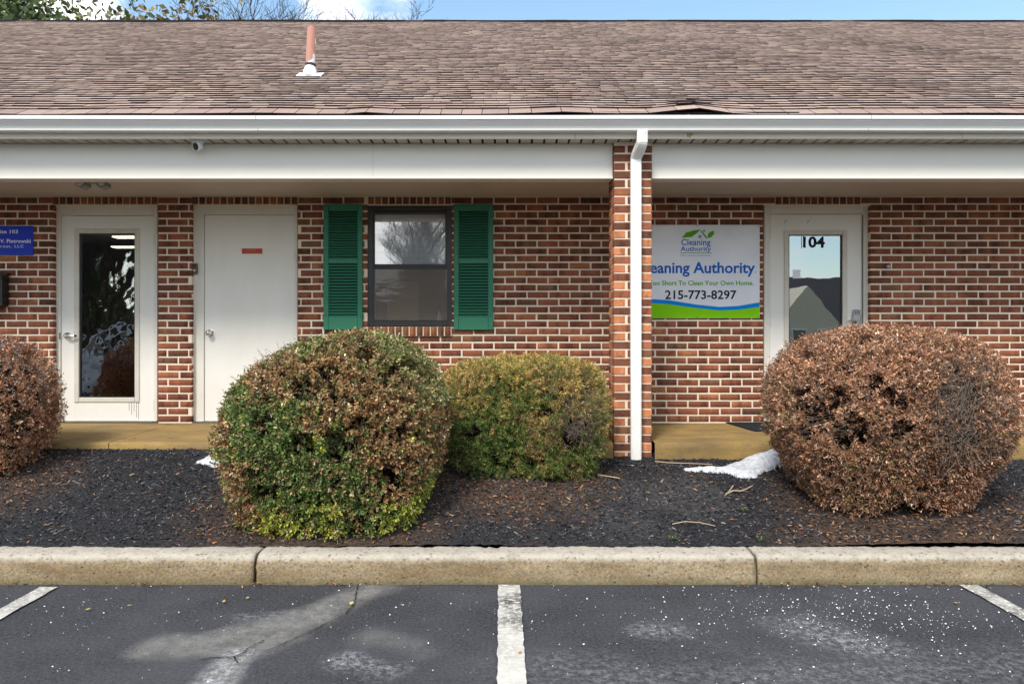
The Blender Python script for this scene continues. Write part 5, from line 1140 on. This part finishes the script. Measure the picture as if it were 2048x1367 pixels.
# unseen wood added to block the bright horizon in the door glass reflection
nW = 45000; Q = np.stack([RNG.uniform(-130, -6, nW), RNG.uniform(-62, -50, nW), np.zeros(nW)], 1); hgt = 4 + 3 * fbm(Q * (1, 0, 0), .12, 4); Q[:, 2] = hgt * RNG.random(nW) ** .8
aW = unit(RNG.normal(size=(nW, 3))) * .38; bW = unit(np.cross(aW, RNG.normal(size=(nW, 3)))) * .3; VW = np.stack([Q - aW, Q + bW, Q + aW, Q - bW], 1).reshape(-1, 3); iW = np.arange(nW)[:, None] * 4
far = obj('added_far_woods', np_mesh('added_far_woods', VW, iW + np.arange(4), np.repeat(np.array([[.13, .115, .09]]) * RNG.uniform(.6, 1.5, (nW, 1)), 4, 0), False, [M['leaf']])); tag(far, 'unseen wood added far across the lot to darken the door glass reflection', 'woods', kind='stuff')
# house across the lot, mirrored in the glass of door 104
hs = empty('cream_house', (20, -38, 0)); tag(hs, 'cream house with dark roof across the lot, mirrored in door glass', 'house')
MB().box(-7, 9, -4, 4, 0, 2.9).build('wall', M['housewall'], hs)
MB().prism([(-7.4, 4.5, 2.8), (-7.4, 0, 6.0), (-7.4, -4.5, 2.8)], (16.8, 0, 0)).build('roof', M['houseroof'], hs)
MB().prism([(-3.2, 5.2, 0), (-3.2, 5.2, 2.7), (-1.2, 5.2, 5.0), (.8, 5.2, 2.7), (.8, 5.2, 0)], (0, -3, 0)).build('gable', M['housewall'], hs)
for x in (-2.2, -.6, 2.2, 4.2, 6.4):
    y = 5.22 if x < .5 else 4.02; o = MB().box(x, x + .9, y, y + .06, .9, 2.3).build('window', M['s_white'], hs); MB().box(x + .08, x + .82, y + .06, y + .08, 1.0, 2.2).build('pane', M['carglass'], o)
lw = MB().poly([(-60, -70, .02), (60, -70, .02), (60, -14, .02), (-60, -14, .02)]).build('lawn', M['grass']); lw['kind'] = 'structure'
# parked silver vehicle, mirrored in the lever door glass
car = empty('parked_car', (-9.0, -2.2, 0), R(0)); tag(car, 'silver utility vehicle parked across the lane, mirrored in door glass', 'car')
def loft(sections, name, mat, parent):
    V, FA = [], []; k = len(sections[0])
    for s_ in sections: V += s_
    for i in range(len(sections) - 1):
        for j in range(k): FA.append((i * k + j, i * k + (j + 1) % k, (i + 1) * k + (j + 1) % k, (i + 1) * k + j))
    FA += [tuple(range(k)), tuple(reversed(range((len(sections) - 1) * k, len(sections) * k)))]
    o = MB().add(V, FA, smooth=False).build(name, mat, parent); md = o.modifiers.new('b', 'BEVEL'); md.width = .04; md.segments = 2; return o
low = [(-2.35, .45, .80), (-2.25, .35, .95), (-1.2, .30, 1.05), (.0, .30, 1.08), (1.6, .30, 1.10), (2.25, .35, 1.06), (2.35, .45, .95)]
loft([[(x, -.92, zl), (x, .92, zl), (x, .95, (zl + zh) / 2), (x, .90, zh), (x, -.90, zh), (x, -.95, (zl + zh) / 2)] for x, zl, zh in low], 'body', M['carpaint'], car)
cab = [(-1.15, 1.03, .84), (-.45, 1.62, .72), (.2, 1.72, .70), (1.5, 1.72, .70), (2.1, 1.55, .70), (2.22, 1.08, .80)]
loft([[(x, -.86, 1.02), (x, .86, 1.02), (x, w_, z), (x, -w_, z)] for x, z, w_ in cab], 'cabin', M['carpaint'], car)
for s_ in (-1, 1):
    for pts in ([(-.75, 1.12), (-.38, 1.53), (.35, 1.60), (.35, 1.12)], [(.43, 1.12), (.43, 1.60), (1.3, 1.60), (1.3, 1.12)], [(1.38, 1.12), (1.38, 1.58), (1.85, 1.50), (1.98, 1.14)]):
        MB().poly([(x, s_ * (.862 - (z - 1.02) * .21 + .006), z) for x, z in pts]).build('side_window', M['carglass'], car)
    MB().box(-.72, -.52, s_ * .95, s_ * 1.10, 1.08, 1.24, c=.03).build('mirror', M['carpaint'], car)
    for x in (-1.45, 1.45):
        wh = MB().tube([(x, s_ * .72, .36), (x, s_ * .94, .36)], .36, 24).build('wheel', M['tyre'], car); MB().tube([(x, s_ * .94, .36), (x, s_ * .955, .36)], .22, 16).build('rim', M['nickel'], wh)
MB().box(-2.40, -2.33, -.8, .8, .55, .8).build('grille', M['plastic_k'], car)
print('objects', len(bpy.data.objects))
